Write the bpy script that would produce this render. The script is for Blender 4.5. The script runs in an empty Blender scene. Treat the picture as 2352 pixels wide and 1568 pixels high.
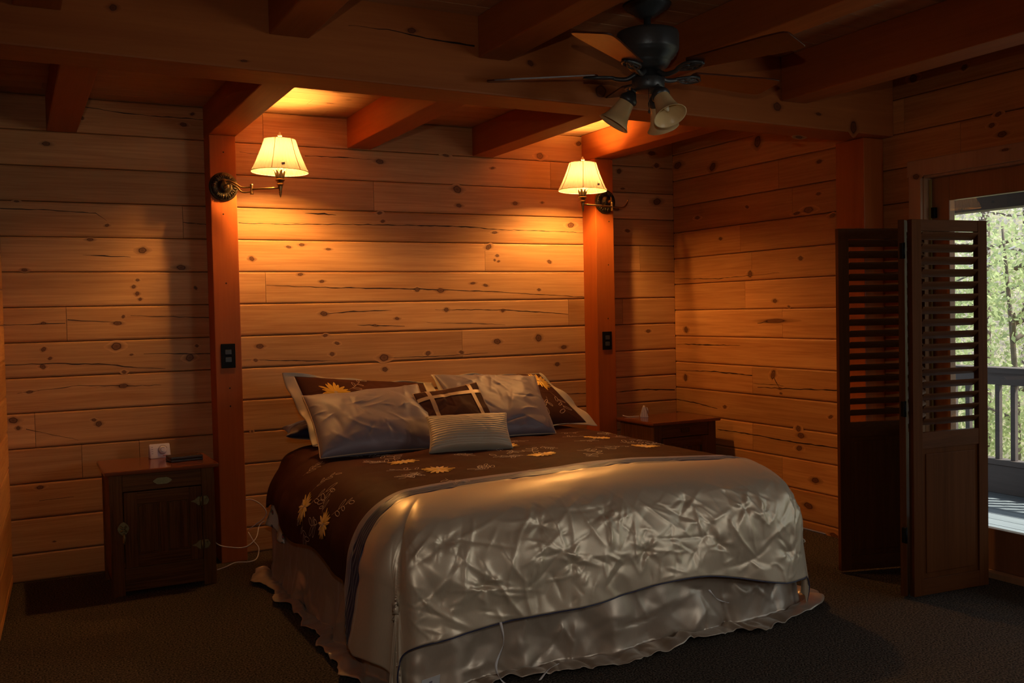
import bpy, bmesh, math, random
import numpy as np
from mathutils import Vector, Matrix, noise
from mathutils.geometry import delaunay_2d_cdt
random.seed(7); rng = np.random.default_rng(11)
sc = bpy.context.scene; COL = sc.collection; PI = math.pi

# ------------------------------------------------------------- camera, light, exposure
cam_d = bpy.data.cameras.new('camera'); cam = bpy.data.objects.new('camera', cam_d); COL.objects.link(cam)
cam_d.sensor_width = 36.0; cam_d.lens = 2218.08/2352*36.0; cam_d.clip_start = 0.02; cam_d.clip_end = 200
CAM_R = Vector((0.88721904, -0.46086548, -0.02110432)); CAM_U = Vector((0.03316557, 0.01808741, 0.99928619)); CAM_F = Vector((0.46015478, 0.88728567, -0.03133236))
CAM_P = Vector((-4.2447, -5.6290, 1.3629))
M = Matrix.Identity(4)
for i in range(3):
    M[i][0] = CAM_R[i]; M[i][1] = CAM_U[i]; M[i][2] = -CAM_F[i]; M[i][3] = CAM_P[i]
cam.matrix_world = M
sc.camera = cam
sc.view_settings.view_transform = 'Standard'; sc.view_settings.look = 'None'
sc.view_settings.exposure = 0.0; sc.view_settings.gamma = 1.0; sc.view_settings.use_curve_mapping = False
sc.cycles.use_denoising = True; sc.cycles.max_bounces = 8; sc.cycles.transparent_max_bounces = 16
sc.cycles.sample_clamp_indirect = 4.0; sc.cycles.caustics_refractive = False; sc.cycles.caustics_reflective = False

BULB = 1280.0         # emission strength of the wall lamp bulbs
FLASH_W = 3.8        # the camera's own flash, a little above the lens
WINDOW_W = 17.0      # daylight through the window in the right wall, beside the camera

w = bpy.data.worlds.new('sky'); sc.world = w; w.use_nodes = True
nt = w.node_tree; nt.nodes.clear()
o_ = nt.nodes.new('ShaderNodeOutputWorld'); b_ = nt.nodes.new('ShaderNodeBackground')
b_.inputs['Color'].default_value = (0.80, 0.90, 1.0, 1); b_.inputs['Strength'].default_value = 2.0
nt.links.new(b_.outputs[0], o_.inputs[0])
def light(name, kind, loc, energy, col, aim=None, **k):
    d = bpy.data.lights.new(name, kind); d.energy = energy; d.color = col
    for a, v in k.items(): setattr(d, a, v)
    o = bpy.data.objects.new(name, d); COL.objects.link(o); o.location = loc
    if aim is not None: o.rotation_euler = (Vector(aim)-Vector(loc)).to_track_quat('-Z', 'Y').to_euler()
    return o
light('sun', 'SUN', (8, -4, 9), 9.0, (1.0, 0.93, 0.80), aim=(8-5.0, -4+4.6, 9-8.0), angle=math.radians(1.5))
light('camera_flash', 'SPOT', CAM_P+CAM_U*0.24+CAM_F*0.02, FLASH_W*10, (1.0, 0.92, 0.80), aim=CAM_P+CAM_F*4+Vector((0, 0, -0.25)), spot_size=math.radians(88), spot_blend=1.0, shadow_soft_size=0.015)
light('window_daylight', 'AREA', (-0.03, -5.45, 1.50), WINDOW_W, (1.0, 0.95, 0.86), aim=(-3.0, -4.0, 1.0), shape='RECTANGLE', size=1.3, size_y=1.1)

# ------------------------------------------------------------- helpers
def new_mat(name):
    m = bpy.data.materials.new(name); m.use_nodes = True; nt = m.node_tree; nt.nodes.clear()
    out = nt.nodes.new('ShaderNodeOutputMaterial'); p = nt.nodes.new('ShaderNodeBsdfPrincipled')
    nt.links.new(p.outputs[0], out.inputs[0]); return m, nt, p, out
def mat(name, col, rough=0.6, metal=0.0, spec=0.5, bump=0.0, bscale=60.0, var=0.0, vscale=8.0, sheen=0.0, coat=0.0, stretch=(1,1,1)):
    m, nt, p, out = new_mat(name); N = nt.nodes.new; L = nt.links.new
    p.inputs['Base Color'].default_value = (*col, 1); p.inputs['Roughness'].default_value = rough
    p.inputs['Metallic'].default_value = metal; p.inputs['Specular IOR Level'].default_value = spec
    p.inputs['Sheen Weight'].default_value = sheen; p.inputs['Coat Weight'].default_value = coat
    tc = N('ShaderNodeTexCoord'); mp = N('ShaderNodeMapping'); mp.inputs['Scale'].default_value = stretch; L(tc.outputs['Object'], mp.inputs[0])
    n = N('ShaderNodeTexNoise'); n.inputs['Scale'].default_value = vscale; n.inputs['Detail'].default_value = 4; L(mp.outputs[0], n.inputs['Vector'])
    mx = N('ShaderNodeMix'); mx.data_type = 'RGBA'; v = var
    mx.inputs[6].default_value = (*[c*(1-v) for c in col], 1); mx.inputs[7].default_value = (*[min(1, c*(1+v)) for c in col], 1)
    L(n.outputs[0], mx.inputs[0]); L(mx.outputs[2], p.inputs['Base Color'])
    if bump:
        n2 = N('ShaderNodeTexNoise'); n2.inputs['Scale'].default_value = bscale; n2.inputs['Detail'].default_value = 3; L(mp.outputs[0], n2.inputs['Vector'])
        b = N('ShaderNodeBump'); b.inputs['Strength'].default_value = bump; b.inputs['Distance'].default_value = 0.004
        L(n2.outputs[0], b.inputs['Height']); L(b.outputs[0], p.inputs['Normal'])
    return m
def wood(name, light_c, dark_c, axis=0, rough=0.5, spec=0.4, grain=1.0, coat=0.0, knot_dark=(0.060, 0.013, 0.005), streak=0.5):
    """procedural wood; grain runs along object axis; reads board attributes tone/off/knot/crack"""
    m, nt, p, out = new_mat(name); N = nt.nodes.new; L = nt.links.new
    def at(n_):
        a = N('ShaderNodeAttribute'); a.attribute_name = n_; return a.outputs['Fac']
    def mth(op, a, b=None):
        x = N('ShaderNodeMath'); x.operation = op
        for i, q in enumerate((a, b)):
            if q is None: continue
            if isinstance(q, (int, float)): x.inputs[i].default_value = q
            else: L(q, x.inputs[i])
        return x.outputs[0]
    tc = N('ShaderNodeTexCoord'); off = at('off')
    cx = N('ShaderNodeCombineXYZ'); L(mth('MULTIPLY', off, 7.3), cx.inputs[0]); L(mth('MULTIPLY', off, 3.1), cx.inputs[1]); L(mth('MULTIPLY', off, 5.7), cx.inputs[2])
    ad = N('ShaderNodeVectorMath'); ad.operation = 'ADD'; L(tc.outputs['Object'], ad.inputs[0]); L(cx.outputs[0], ad.inputs[1])
    def nz(sa, sc_, det, dist):
        mp = N('ShaderNodeMapping'); s = [sc_]*3; s[axis] = sa; mp.inputs['Scale'].default_value = s; L(ad.outputs[0], mp.inputs[0])
        n = N('ShaderNodeTexNoise'); n.inputs['Scale'].default_value = 1.0*grain; n.inputs['Detail'].default_value = det; n.inputs['Distortion'].default_value = dist
        n.inputs['Roughness'].default_value = 0.6; L(mp.outputs[0], n.inputs['Vector']); return n.outputs[0]
    n1 = nz(0.7, 9, 3, 0.6); n2 = nz(2.2, 70, 4, 0.8); n3 = nz(1.2, 2.0, 2, 0.0)
    s_ = mth('ADD', mth('MULTIPLY', n1, 0.62), mth('ADD', mth('MULTIPLY', n2, streak), mth('MULTIPLY', n3, 0.25)))
    cr = N('ShaderNodeValToRGB'); e = cr.color_ramp.elements; c0 = 0.18+streak*0.35; e[0].position = c0; e[0].color = (*dark_c, 1); e[1].position = c0+0.52; e[1].color = (*light_c, 1)
    L(s_, cr.inputs[0])
    tn = mth('ADD', at('tone'), 1.0)
    sc_ = N('ShaderNodeVectorMath'); sc_.operation = 'SCALE'; L(cr.outputs[0], sc_.inputs[0]); L(tn, sc_.inputs[3])
    # knots
    kr = N('ShaderNodeValToRGB'); k = kr.color_ramp; L(at('knot'), kr.inputs[0])
    k.elements[0].position = 0.0; k.elements[0].color = (0, 0, 0, 1); k.elements[1].position = 1.0; k.elements[1].color = (0.86, 0.86, 0.86, 1)
    for pos, v in ((0.18, 0.14), (0.36, 0.40), (0.44, 0.94), (0.54, 1.0), (0.64, 0.74), (0.85, 0.78)):
        q = k.elements.new(pos); q.color = (v, v, v, 1)
    mk = N('ShaderNodeMix'); mk.data_type = 'RGBA'; L(kr.outputs[0], mk.inputs[0]); L(sc_.outputs[0], mk.inputs[6]); mk.inputs[7].default_value = (*knot_dark, 1)
    mc = N('ShaderNodeMix'); mc.data_type = 'RGBA'; L(at('crack'), mc.inputs[0]); L(mk.outputs[2], mc.inputs[6]); mc.inputs[7].default_value = (0.02, 0.008, 0.004, 1)
    L(mc.outputs[2], p.inputs['Base Color'])
    p.inputs['Roughness'].default_value = rough; p.inputs['Specular IOR Level'].default_value = spec; p.inputs['Coat Weight'].default_value = coat; p.inputs['Coat Roughness'].default_value = 0.15
    b = N('ShaderNodeBump'); b.inputs['Strength'].default_value = 0.12; b.inputs['Distance'].default_value = 0.003; L(n2, b.inputs['Height']); L(b.outputs[0], p.inputs['Normal'])
    return m

class MB:
    """mesh builder: everything in world metres, shifted to the thing's base when built"""
    def __init__(s):
        s.bm = bmesh.new(); s.ly = {k: s.bm.verts.layers.float.new(k) for k in ('tone', 'off', 'knot', 'crack')}
    def add(s, vs, fs, mi=0, smooth=False, tone=0, off=0, knot=None, crack=None):
        bv = [s.bm.verts.new(v) for v in vs]
        for i, v in enumerate(bv):
            v[s.ly['tone']] = tone; v[s.ly['off']] = off
            if knot is not None: v[s.ly['knot']] = knot[i]
            if crack is not None: v[s.ly['crack']] = crack if isinstance(crack, (int, float)) else crack[i]
        for f in fs:
            try:
                q = s.bm.faces.new([bv[i] for i in f]); q.material_index = mi; q.smooth = smooth
            except ValueError: pass
        return bv
    def hexa(s, p, mi=0, bev=0.0, **k):
        """8 corners: bottom ring 0-3 then top ring 4-7"""
        t = bmesh.new(); v = [t.verts.new(q) for q in p]
        for f in ((3,2,1,0), (4,5,6,7), (0,1,5,4), (1,2,6,5), (2,3,7,6), (3,0,4,7)): t.faces.new([v[i] for i in f])
        if bev: bmesh.ops.bevel(t, geom=list(t.edges), offset=bev, segments=2, profile=0.6, affect='EDGES', clamp_overlap=True)
        bmesh.ops.recalc_face_normals(t, faces=list(t.faces)); t.verts.index_update()
        s.add([q.co.copy() for q in t.verts], [[q.index for q in f.verts] for f in t.faces], mi, **k); t.free()
    def box(s, a, b, mi=0, bev=0.0, X=None, **k):
        x0, y0, z0 = a; x1, y1, z1 = b
        p = [(x0,y0,z0), (x1,y0,z0), (x1,y1,z0), (x0,y1,z0), (x0,y0,z1), (x1,y0,z1), (x1,y1,z1), (x0,y1,z1)]
        if X is not None: p = [X @ Vector(q) for q in p]
        s.hexa(p, mi, bev, **k)
    def lathe(s, prof, X=None, n=32, mi=0, smooth=True, squash=None):
        """prof: (radius, z) list, around local z"""
        vs = []; fs = []
        for r, z in prof:
            for i in range(n):
                a = 2*PI*i/n; rr = r*(squash(a, z) if squash else 1); v = Vector((rr*math.cos(a), rr*math.sin(a), z)); vs.append(X @ v if X is not None else v)
        for j in range(len(prof)-1):
            for i in range(n):
                k = (i+1) % n; fs.append((j*n+i, j*n+k, (j+1)*n+k, (j+1)*n+i))
        if prof[0][0] > 1e-4: fs.append(tuple(range(n))[::-1])
        if prof[-1][0] > 1e-4: fs.append(tuple((len(prof)-1)*n+i for i in range(n)))
        s.add(vs, fs, mi, smooth)
    def shell(s, prof, X=None, n=48, mi=0, smooth=True, squash=None):
        """open surface of revolution, no caps"""
        vs = []; fs = []
        for r, z in prof:
            for i in range(n):
                a = 2*PI*i/n; rr = r*(squash(a, z) if squash else 1); v = Vector((rr*math.cos(a), rr*math.sin(a), z)); vs.append(X @ v if X is not None else v)
        for j in range(len(prof)-1):
            for i in range(n):
                k = (i+1) % n; fs.append((j*n+i, j*n+k, (j+1)*n+k, (j+1)*n+i))
        s.add(vs, fs, mi, smooth)
    def tube(s, pts, r, n=8, mi=0, closed=False, smooth_path=True):
        pts = [Vector(p) for p in pts]
        if smooth_path and len(pts) > 2:
            q = []; m_ = len(pts)
            rng_ = range(m_ if closed else m_-1)
            for i in rng_:
                if closed: a, b, c, d = (pts[(i+j-1) % m_] for j in range(4))
                else: a = pts[max(i-1, 0)]; b = pts[i]; c = pts[i+1]; d = pts[min(i+2, m_-1)]
                for t in (0, .2, .4, .6, .8):
                    q.append(0.5*((2*b)+(c-a)*t+(2*a-5*b+4*c-d)*t*t+(3*b-a-3*c+d)*t**3))
            if not closed: q.append(pts[-1])
            pts = q
        m_ = len(pts); vs = []; fs = []; up = None
        for i, p_ in enumerate(pts):
            d = (pts[(i+1) % m_]-pts[i-1]) if closed else (pts[min(i+1, m_-1)]-pts[max(i-1, 0)])
            if d.length < 1e-9: d = Vector((0, 0, 1))
            d.normalize()
            if up is None: up = Vector((0, 0, 1)) if abs(d.z) < 0.9 else Vector((1, 0, 0))
            x = d.cross(up)
            if x.length < 1e-6: x = d.cross(Vector((0.3, 1, 0.2)))
            x.normalize(); up = x.cross(d).normalized()
            rr = r(i/(m_-1)) if callable(r) else r
            for k in range(n):
                a = 2*PI*k/n; vs.append(p_+x*(rr*math.cos(a))+up*(rr*math.sin(a)))
        for i in range(m_ if closed else m_-1):
            j = (i+1) % m_
            for k in range(n):
                l = (k+1) % n; fs.append((i*n+k, i*n+l, j*n+l, j*n+k))
        if not closed: fs.append(tuple(range(n))[::-1]); fs.append(tuple((m_-1)*n+k for k in range(n)))
        s.add(vs, fs, mi, True)
    def grid(s, P, mi=0, smooth=True, mifn=None):
        """P: array (ni, nj, 3)"""
        ni, nj = P.shape[:2]; vs = [tuple(q) for q in P.reshape(-1, 3)]
        bv = [s.bm.verts.new(v) for v in vs]
        for i in range(ni-1):
            for j in range(nj-1):
                f = s.bm.faces.new((bv[i*nj+j], bv[(i+1)*nj+j], bv[(i+1)*nj+j+1], bv[i*nj+j+1])); f.smooth = smooth
                f.material_index = mifn(i, j) if mifn else mi
    def prism(s, poly, X, th, mi=0, bev=0.0, **k):
        """2-D outline extruded by th along local z, placed by X"""
        n = len(poly); t = bmesh.new(); a = [t.verts.new((x, y, -th/2)) for x, y in poly]; b = [t.verts.new((x, y, th/2)) for x, y in poly]
        t.faces.new(a[::-1]); t.faces.new(b)
        for i in range(n): t.faces.new((a[i], a[(i+1) % n], b[(i+1) % n], b[i]))
        if bev: bmesh.ops.bevel(t, geom=[e for e in t.edges], offset=bev, segments=1, affect='EDGES', clamp_overlap=True)
        bmesh.ops.recalc_face_normals(t, faces=list(t.faces)); t.verts.index_update()
        s.add([X @ q.co for q in t.verts], [[q.index for q in f.verts] for f in t.faces], mi, **k); t.free()
    def build(s, name, mats, parent=None, kind=None, origin=None, auto=None):
        base = Vector(origin) if origin is not None else (Vector(parent['_base']) if parent is not None else Vector((0, 0, 0)))
        if base.length: bmesh.ops.translate(s.bm, verts=list(s.bm.verts), vec=-base)
        me = bpy.data.meshes.new(name); s.bm.to_mesh(me); s.bm.free()
        for m_ in (mats if isinstance(mats, (list, tuple)) else [mats]): me.materials.append(m_)
        o = bpy.data.objects.new(name, me); COL.objects.link(o)
        if parent is not None: o.parent = parent
        else: o.location = base
        o['_base'] = list(base)
        if kind: o['kind'] = kind
        return o
def thing(name, label, cat, loc, group=None):
    o = bpy.data.objects.new(name, None); COL.objects.link(o); o.location = loc; o.empty_display_size = 0.05
    o['_base'] = list(loc); tag(o, label, cat, group); return o
def tag(o, label, cat, group=None):
    o['label'] = label; o['category'] = cat
    if group: o['group'] = group
    return o
def T(loc, rz=0, rx=0, ry=0): return Matrix.Translation(loc) @ Matrix.Rotation(rz, 4, 'Z') @ Matrix.Rotation(ry, 4, 'Y') @ Matrix.Rotation(rx, 4, 'X')
def frame(loc, xdir, ydir):
    x = Vector(xdir).normalized(); z = x.cross(Vector(ydir)).normalized(); y = z.cross(x); m = Matrix.Identity(4)
    for i in range(3): m[i][0] = x[i]; m[i][1] = y[i]; m[i][2] = z[i]; m[i][3] = loc[i]
    return m

# facet field: random heights on a Delaunay net, linear inside each triangle -> crisp creases
def facets(na, nb, la, lb, step, seed, keep=1.0):
    r = np.random.default_rng(seed); pts = []
    for i in range(int(la/step)+3):
        for j in range(int(lb/step)+3):
            if r.random() < keep or i in (0, int(la/step)+2) or j in (0, int(lb/step)+2):
                pts.append(((i-1+r.uniform(-.48, .48))*step, (j-1+r.uniform(-.48, .48))*step))
    pts += [(-2*step, -2*step), (la+2*step, -2*step), (-2*step, lb+2*step), (la+2*step, lb+2*step)]
    V, _, F, *_r = delaunay_2d_cdt([Vector(p) for p in pts], [], [], 0, 1e-6)
    V = np.array([(v[0], v[1]) for v in V]); H = r.uniform(-1, 1, len(V)); out = np.zeros((na, nb))
    A = np.linspace(0, la, na); Bq = np.linspace(0, lb, nb)
    for f in F:
        p = V[list(f)]; h = H[list(f)]
        i0, i1 = np.searchsorted(A, p[:, 0].min()), np.searchsorted(A, p[:, 0].max(), 'right')
        j0, j1 = np.searchsorted(Bq, p[:, 1].min()), np.searchsorted(Bq, p[:, 1].max(), 'right')
        if i1 <= i0 or j1 <= j0: continue
        x, y = np.meshgrid(A[i0:i1], Bq[j0:j1], indexing='ij')
        d = (p[1,1]-p[2,1])*(p[0,0]-p[2,0])+(p[2,0]-p[1,0])*(p[0,1]-p[2,1])
        if abs(d) < 1e-12: continue
        w0 = ((p[1,1]-p[2,1])*(x-p[2,0])+(p[2,0]-p[1,0])*(y-p[2,1]))/d; w1 = ((p[2,1]-p[0,1])*(x-p[2,0])+(p[0,0]-p[2,0])*(y-p[2,1]))/d; w2 = 1-w0-w1
        m_ = (w0 >= -1e-6) & (w1 >= -1e-6) & (w2 >= -1e-6)
        out[i0:i1, j0:j1][m_] = (w0*h[0]+w1*h[1]+w2*h[2])[m_]
    return out
def blur(a, k=1):
    for _ in range(k):
        p = np.pad(a, 1, mode='edge'); a = (p[1:-1, 1:-1]*2+p[:-2, 1:-1]+p[2:, 1:-1]+p[1:-1, :-2]+p[1:-1, 2:])/6
    return a
def creases(na, nb, la, lb, n, seed, lmin=.06, lmax=.25, wd=.006, area=None):
    """thin pinched ridges along random short lines"""
    r = np.random.default_rng(seed); A = np.linspace(0, la, na); Bq = np.linspace(0, lb, nb); out = np.zeros((na, nb))
    for _ in range(n):
        cx = r.uniform(*(area[0:2] if area else (0, la))); cy = r.uniform(*(area[2:4] if area else (0, lb))); L_ = r.uniform(lmin, lmax); th = r.uniform(0, PI)
        bend = r.uniform(-.25, .25); i0, i1 = np.searchsorted(A, cx-L_), np.searchsorted(A, cx+L_); j0, j1 = np.searchsorted(Bq, cy-L_), np.searchsorted(Bq, cy+L_)
        if i1 <= i0 or j1 <= j0: continue
        x, y = np.meshgrid(A[i0:i1]-cx, Bq[j0:j1]-cy, indexing='ij'); u = (x*math.cos(th)+y*math.sin(th))/(L_/2); v = -x*math.sin(th)+y*math.cos(th)
        v = v-bend*L_*.5*u*u; e = np.clip(1-u*u, 0, 1); out[i0:i1, j0:j1] += r.choice([1, 1, -1])*e*np.exp(-np.abs(v)/wd)
    return out

# knots, checks and butt joints of the logs: (along wall, height, half width, half height), metres
KB =  [(-3.766,1.871,.0105,.0095),(-3.591,1.738,.0225,.0195),(-4.171,1.63,.016,.009),(-3.391,1.645,.0255,.017),(-3.621,1.576,.009,.0095),(-3.642,1.54,.011,.0115),(-3.625,1.502,.0115,.012),(-3.611,1.471,.009,.0095),(-3.317,1.531,.0095,.01),(-3.73,1.343,.022,.014),(-3.7,1.378,.009,.0095),(-4.091,1.352,.0125,.009),(-3.74,1.218,.0305,.0235),(-3.36,1.141,.0255,.022),(-3.32,1.206,.0095,.01),(-3.665,1.17,.009,.0075),(-4.095,1.215,.0125,.014),(-4.066,1.166,.01,.0095),(-4.102,1.124,.0165,.0135),(-3.705,1.077,.011,.012),(-3.712,1.002,.026,.0145),(-4.168,.995,.018,.009),(-3.841,.804,.0175,.0165),(-3.864,.827,.013,.0095),(-4.249,.852,.024,.018),(-4.227,.81,.01,.0115),(-4.135,.491,.0185,.0115),(-4.048,2.29,.0205,.014),(-3.355,2.438,.0185,.014),(-3.872,2.437,.011,.0115),(-3.305,2.5,.0115,.0095),(-3.852,1.793,.019,.009),(-4.196,1.985,.012,.0065),(-4.077,.198,.0085,.0045),(-3.001,1.696,.015,.015),(-2.785,1.766,.015,.01),(-2.707,1.78,.018,.01),(-2.547,1.756,.016,.008),(-2.72,1.606,.0155,.0105),(-2.592,1.564,.0155,.01),(-1.985,1.51,.0175,.0165),(-1.826,1.503,.027,.0165),(-1.51,1.534,.0155,.011),(-1.115,1.502,.013,.0115),(-2.585,1.372,.0215,.018),(-2.123,1.333,.0145,.0105),(-2.265,1.294,.017,.008),(-1.79,1.381,.018,.014),(-1.388,1.368,.013,.0115),(-2.969,1.191,.025,.015),(-2.996,1.111,.0125,.01),(-2.58,1.242,.016,.0105),(-2.509,1.193,.0135,.013),(-2.541,1.129,.0165,.013),(-2.214,1.094,.034,.0245),(-2.21,1.022,.0195,.016),(-1.922,1.11,.018,.016),(-1.691,1.107,.015,.0135),(-1.434,1.168,.025,.0225),(-1.126,1.181,.0265,.026),(-.932,1.113,.024,.0145),(-.986,1.0,.0205,.0145),(-2.21,2.293,.025,.0185),(-1.695,2.144,.0305,.0275),(-1.686,2.042,.018,.014),(-1.281,2.069,.0195,.014),(-1.088,2.389,.0295,.023),(-2.219,1.98,.0165,.011),(-2.2,1.93,.014,.011),(-1.436,1.875,.019,.011),(-.859,1.936,.0275,.0205),(-1.482,1.781,.019,.0225),(-1.421,1.726,.0125,.0115),(-1.412,1.689,.01,.0085),(-1.44,1.697,.0095,.0085),(-1.031,1.688,.0165,.015),(-1.442,2.291,.0125,.0085),(-1.078,2.081,.01,.0085),(-1.769,2.355,.021,.0105),(-.785,2.488,.0205,.018),(-1.6,1.548,.0185,.0085),(-3.028,.702,.0075,.0075),(-.142,2.118,.034,.028),(-.399,1.907,.018,.0155),(-.236,1.202,.019,.015),(-.141,2.374,.0225,.0185),(-.46,2.318,.018,.021),(-.181,2.457,.0305,.0185),(-.433,2.199,.018,.009),(-.49,2.055,.0255,.015)]
KR= [(-.887,2.405,.036,.0385),(-.443,2.309,.032,.0295),(-1.411,2.202,.0205,.013),(-.781,2.003,.0165,.0115),(-1.32,1.929,.046,.0205),(-.514,1.819,.018,.012),(-1.251,1.645,.018,.016),(-.801,1.57,.021,.0255),(-1.026,1.392,.0195,.014),(-1.147,1.355,.011,.008),(-1.023,1.267,.101,.0165),(-.127,1.206,.02,.0245),(-1.002,.93,.0195,.038),(-1.062,.846,.0155,.008),(-1.069,.816,.0115,.0085),(-1.478,.705,.017,.0125),(-.534,.69,.018,.0145),(-.113,.865,.02,.028),(-1.237,.57,.029,.021),(-1.216,.61,.0185,.024),(-1.221,.491,.022,.021),(-1.351,.313,.0285,.0215),(-1.292,.15,.036,.024),(-1.495,.008,.034,.018),(-.061,2.372,.04,.031),(-2.08,2.538,.025,.025),(-2.385,2.524,.0195,.015),(-2.569,2.259,.016,.0145),(-2.534,2.212,.0165,.0145),(-2.589,2.16,.025,.0185),(-.272,1.982,.024,.015),(-1.508,1.877,.023,.015),(-1.402,2.015,.0205,.01),(-1.223,1.918,.0295,.0105)]
CB= [[(-3.069,1.899,.0024),(-2.737,1.899,.0024),(-2.484,1.905,.0036),(-2.01,1.91,.0048),(-1.61,1.908,.006),(-1.413,1.895,.0036),(-.753,1.888,.0024)],[(-2.921,1.543,.0012),(-2.538,1.527,.0036),(-2.008,1.515,.0048),(-1.558,1.498,.0036),(-.752,1.449,.0024)],[(-2.582,1.372,.0012),(-2.434,1.38,.0048),(-2.268,1.385,.0036),(-2.155,1.385,.0006)],[(-1.865,1.383,.0012),(-1.404,1.374,.0036),(-1.112,1.354,.0048),(-.893,1.333,.0012)],[(-3.072,1.117,.0012),(-2.76,1.099,.0036),(-2.509,1.088,.0012)],[(-2.206,1.094,.0012),(-1.872,1.089,.003),(-1.505,1.097,.0012)],[(-1.926,1.302,.0012),(-1.563,1.29,.0024),(-1.374,1.274,.0012)],[(-2.381,1.3,.0012),(-2.265,1.294,.0048),(-2.072,1.284,.0012)],[(-2.684,1.964,.0012),(-2.565,1.965,.0072),(-2.493,1.959,.0012)],[(-4.284,1.141,.0036),(-4.056,1.138,.0048),(-3.802,1.124,.0036),(-3.671,1.102,.0036),(-3.491,1.086,.0012)],[(-3.374,1.897,.0024),(-3.304,1.889,.0036),(-3.238,1.886,.0048)],[(-4.277,1.347,.0024),(-4.091,1.347,.0036),(-3.987,1.349,.0024)],[(-3.976,1.365,.0036),(-3.741,1.348,.0012)],[(-3.663,1.382,.0012),(-3.249,1.363,.0036)],[(-3.602,1.173,.0012),(-3.443,1.167,.0036),(-3.243,1.159,.0036)],[(-3.887,2.5,.0024),(-3.628,2.475,.0036),(-3.24,2.473,.0036)],[(-4.273,1.947,.0036),(-4.071,1.944,.0036),(-3.82,1.933,.0024),(-3.767,1.895,.0012)],[(-3.891,1.711,.0012),(-3.784,1.705,.0048),(-3.653,1.701,.0012)],[(-.528,.783,.0036),(-.278,.79,.006),(-.012,.772,.0048)],[(-4.225,.991,.0012),(-3.935,1.016,.0024),(-3.712,1.002,.0036),(-3.517,.996,.0012)],[(-.504,.541,.0012),(-.318,.65,.0006)],[(-3.052,2.306,.0012),(-2.929,2.293,.0024),(-2.7,2.301,.0012)],[(-2.674,2.302,.0024),(-2.408,2.306,.0036)],[(-2.473,2.308,.0024),(-2.216,2.301,.0012)],[(-1.091,.804,.0012),(-.766,.791,.0036)],[(-3.944,.726,.0012),(-4.191,.802,.0024)],[(-4.142,.42,.0024),(-3.975,.425,.0012)]]
CR= [[(-.034,.914,.0012),(-.426,.923,.0048),(-.809,.915,.0048)],[(-.857,.842,.0024),(-1.205,.852,.0048),(-1.537,.865,.0048)],[(.002,.702,.0036),(-.232,.694,.0048),(-.457,.672,.0024)],[(-.454,.532,.0036),(-.789,.532,.0048),(-1.11,.524,.0048),(-1.533,.527,.0048)],[(-.003,1.101,.0012),(-.337,1.105,.006),(-.695,1.107,.0012)],[(-.864,1.253,.0036),(-1.023,1.267,.0084),(-1.1,1.264,.0012)],[(-.01,1.383,.0012),(-.014,1.346,.0036),(.002,1.321,.0012)],[(-.816,.865,.0012),(-1.055,.867,.0024),(-1.093,.864,.0012)],[(-.987,.957,.0036),(-1.013,.903,.0084),(-1.055,.851,.0036)],[(-.015,1.57,.0024),(-.485,1.552,.0036),(-1.067,1.567,.0012)]]
JB= {3: [-4.148],6: [-3.981,-.89,-.451],9: [-3.374],12: [-2.915,-2.407],10: [-2.254],8: [-1.509,-.297],7: [-2.926],5: [-1.684],11: [-1.01],2: [-3.64,-3.929]}
JR= {11: [-1.071,-2.36],8: [-.818],6: [-1.089],4: [-.809],2: [-.806],1: [-1.073],12: [-2.018],9: [-.71],-1: [-.63],10: [-1.187]}
KG= [(-3.888,2.458,.0145,.0125),(-2.765,2.506,.019,.014),(-2.219,2.429,.0175,.013),(-.822,2.352,.026,.026),(-1.862,2.339,.0325,.035),(-.68,2.21,.0235,.009),(-.299,2.286,.0255,.0365),(-.545,2.336,.0185,.009),(-3.439,2.317,.0145,.005)]
CG= [[(-3.03,2.497,.0012),(-2.84,2.498,.0024),(-2.661,2.479,.0048),(-2.484,2.474,.006)]]

# ------------------------------------------------------------- materials
H = 0.1842
M_pine = wood('knotty_pine', (0.67, 0.360, 0.150), (0.37, 0.142, 0.040), 0, rough=0.5, spec=0.25, streak=0.65)
M_pine_y = wood('knotty_pine_side', (0.64, 0.295, 0.095), (0.35, 0.110, 0.026), 1, rough=0.5, spec=0.25, streak=0.65)
M_ceil = wood('ceiling_pine', (0.56, 0.30, 0.145), (0.38, 0.175, 0.075), 0, rough=0.5)
M_post = wood('stained_fir_post', (0.46, 0.118, 0.022), (0.31, 0.064, 0.011), 2, rough=0.42, spec=0.22, streak=0.35)
M_joist = wood('stained_fir_joist', (0.42, 0.120, 0.027), (0.26, 0.062, 0.012), 1, rough=0.5, spec=0.2, streak=0.35)
M_gird = wood('stained_fir_girder', (0.43, 0.132, 0.032), (0.27, 0.068, 0.014), 0, rough=0.5, spec=0.2, streak=0.35)
M_oak = wood('dark_oak', (0.150, 0.058, 0.016), (0.030, 0.009, 0.003), 2, rough=0.45, spec=0.10, grain=1.6, streak=0.9)
M_oakx = wood('dark_oak_rail', (0.150, 0.058, 0.016), (0.030, 0.009, 0.003), 0, rough=0.45, spec=0.10, grain=1.6, streak=0.9)
M_top = wood('cherry_top', (0.22, 0.062, 0.022), (0.13, 0.033, 0.012), 0, rough=0.16, spec=0.6, streak=0.4)
M_shut = wood('walnut_shutter', (0.130, 0.044, 0.013), (0.064, 0.019, 0.005), 2, rough=0.5, spec=0.04)
M_shx = wood('walnut_slat', (0.130, 0.044, 0.013), (0.064, 0.019, 0.005), 0, rough=0.45, spec=0.06)
M_blade = wood('fan_blade_wood', (0.085, 0.020, 0.006), (0.040, 0.008, 0.003), 0, rough=0.33, spec=0.45)
M_trim = wood('door_trim_pine', (0.52, 0.30, 0.17), (0.38, 0.20, 0.105), 2, rough=0.45)
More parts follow.
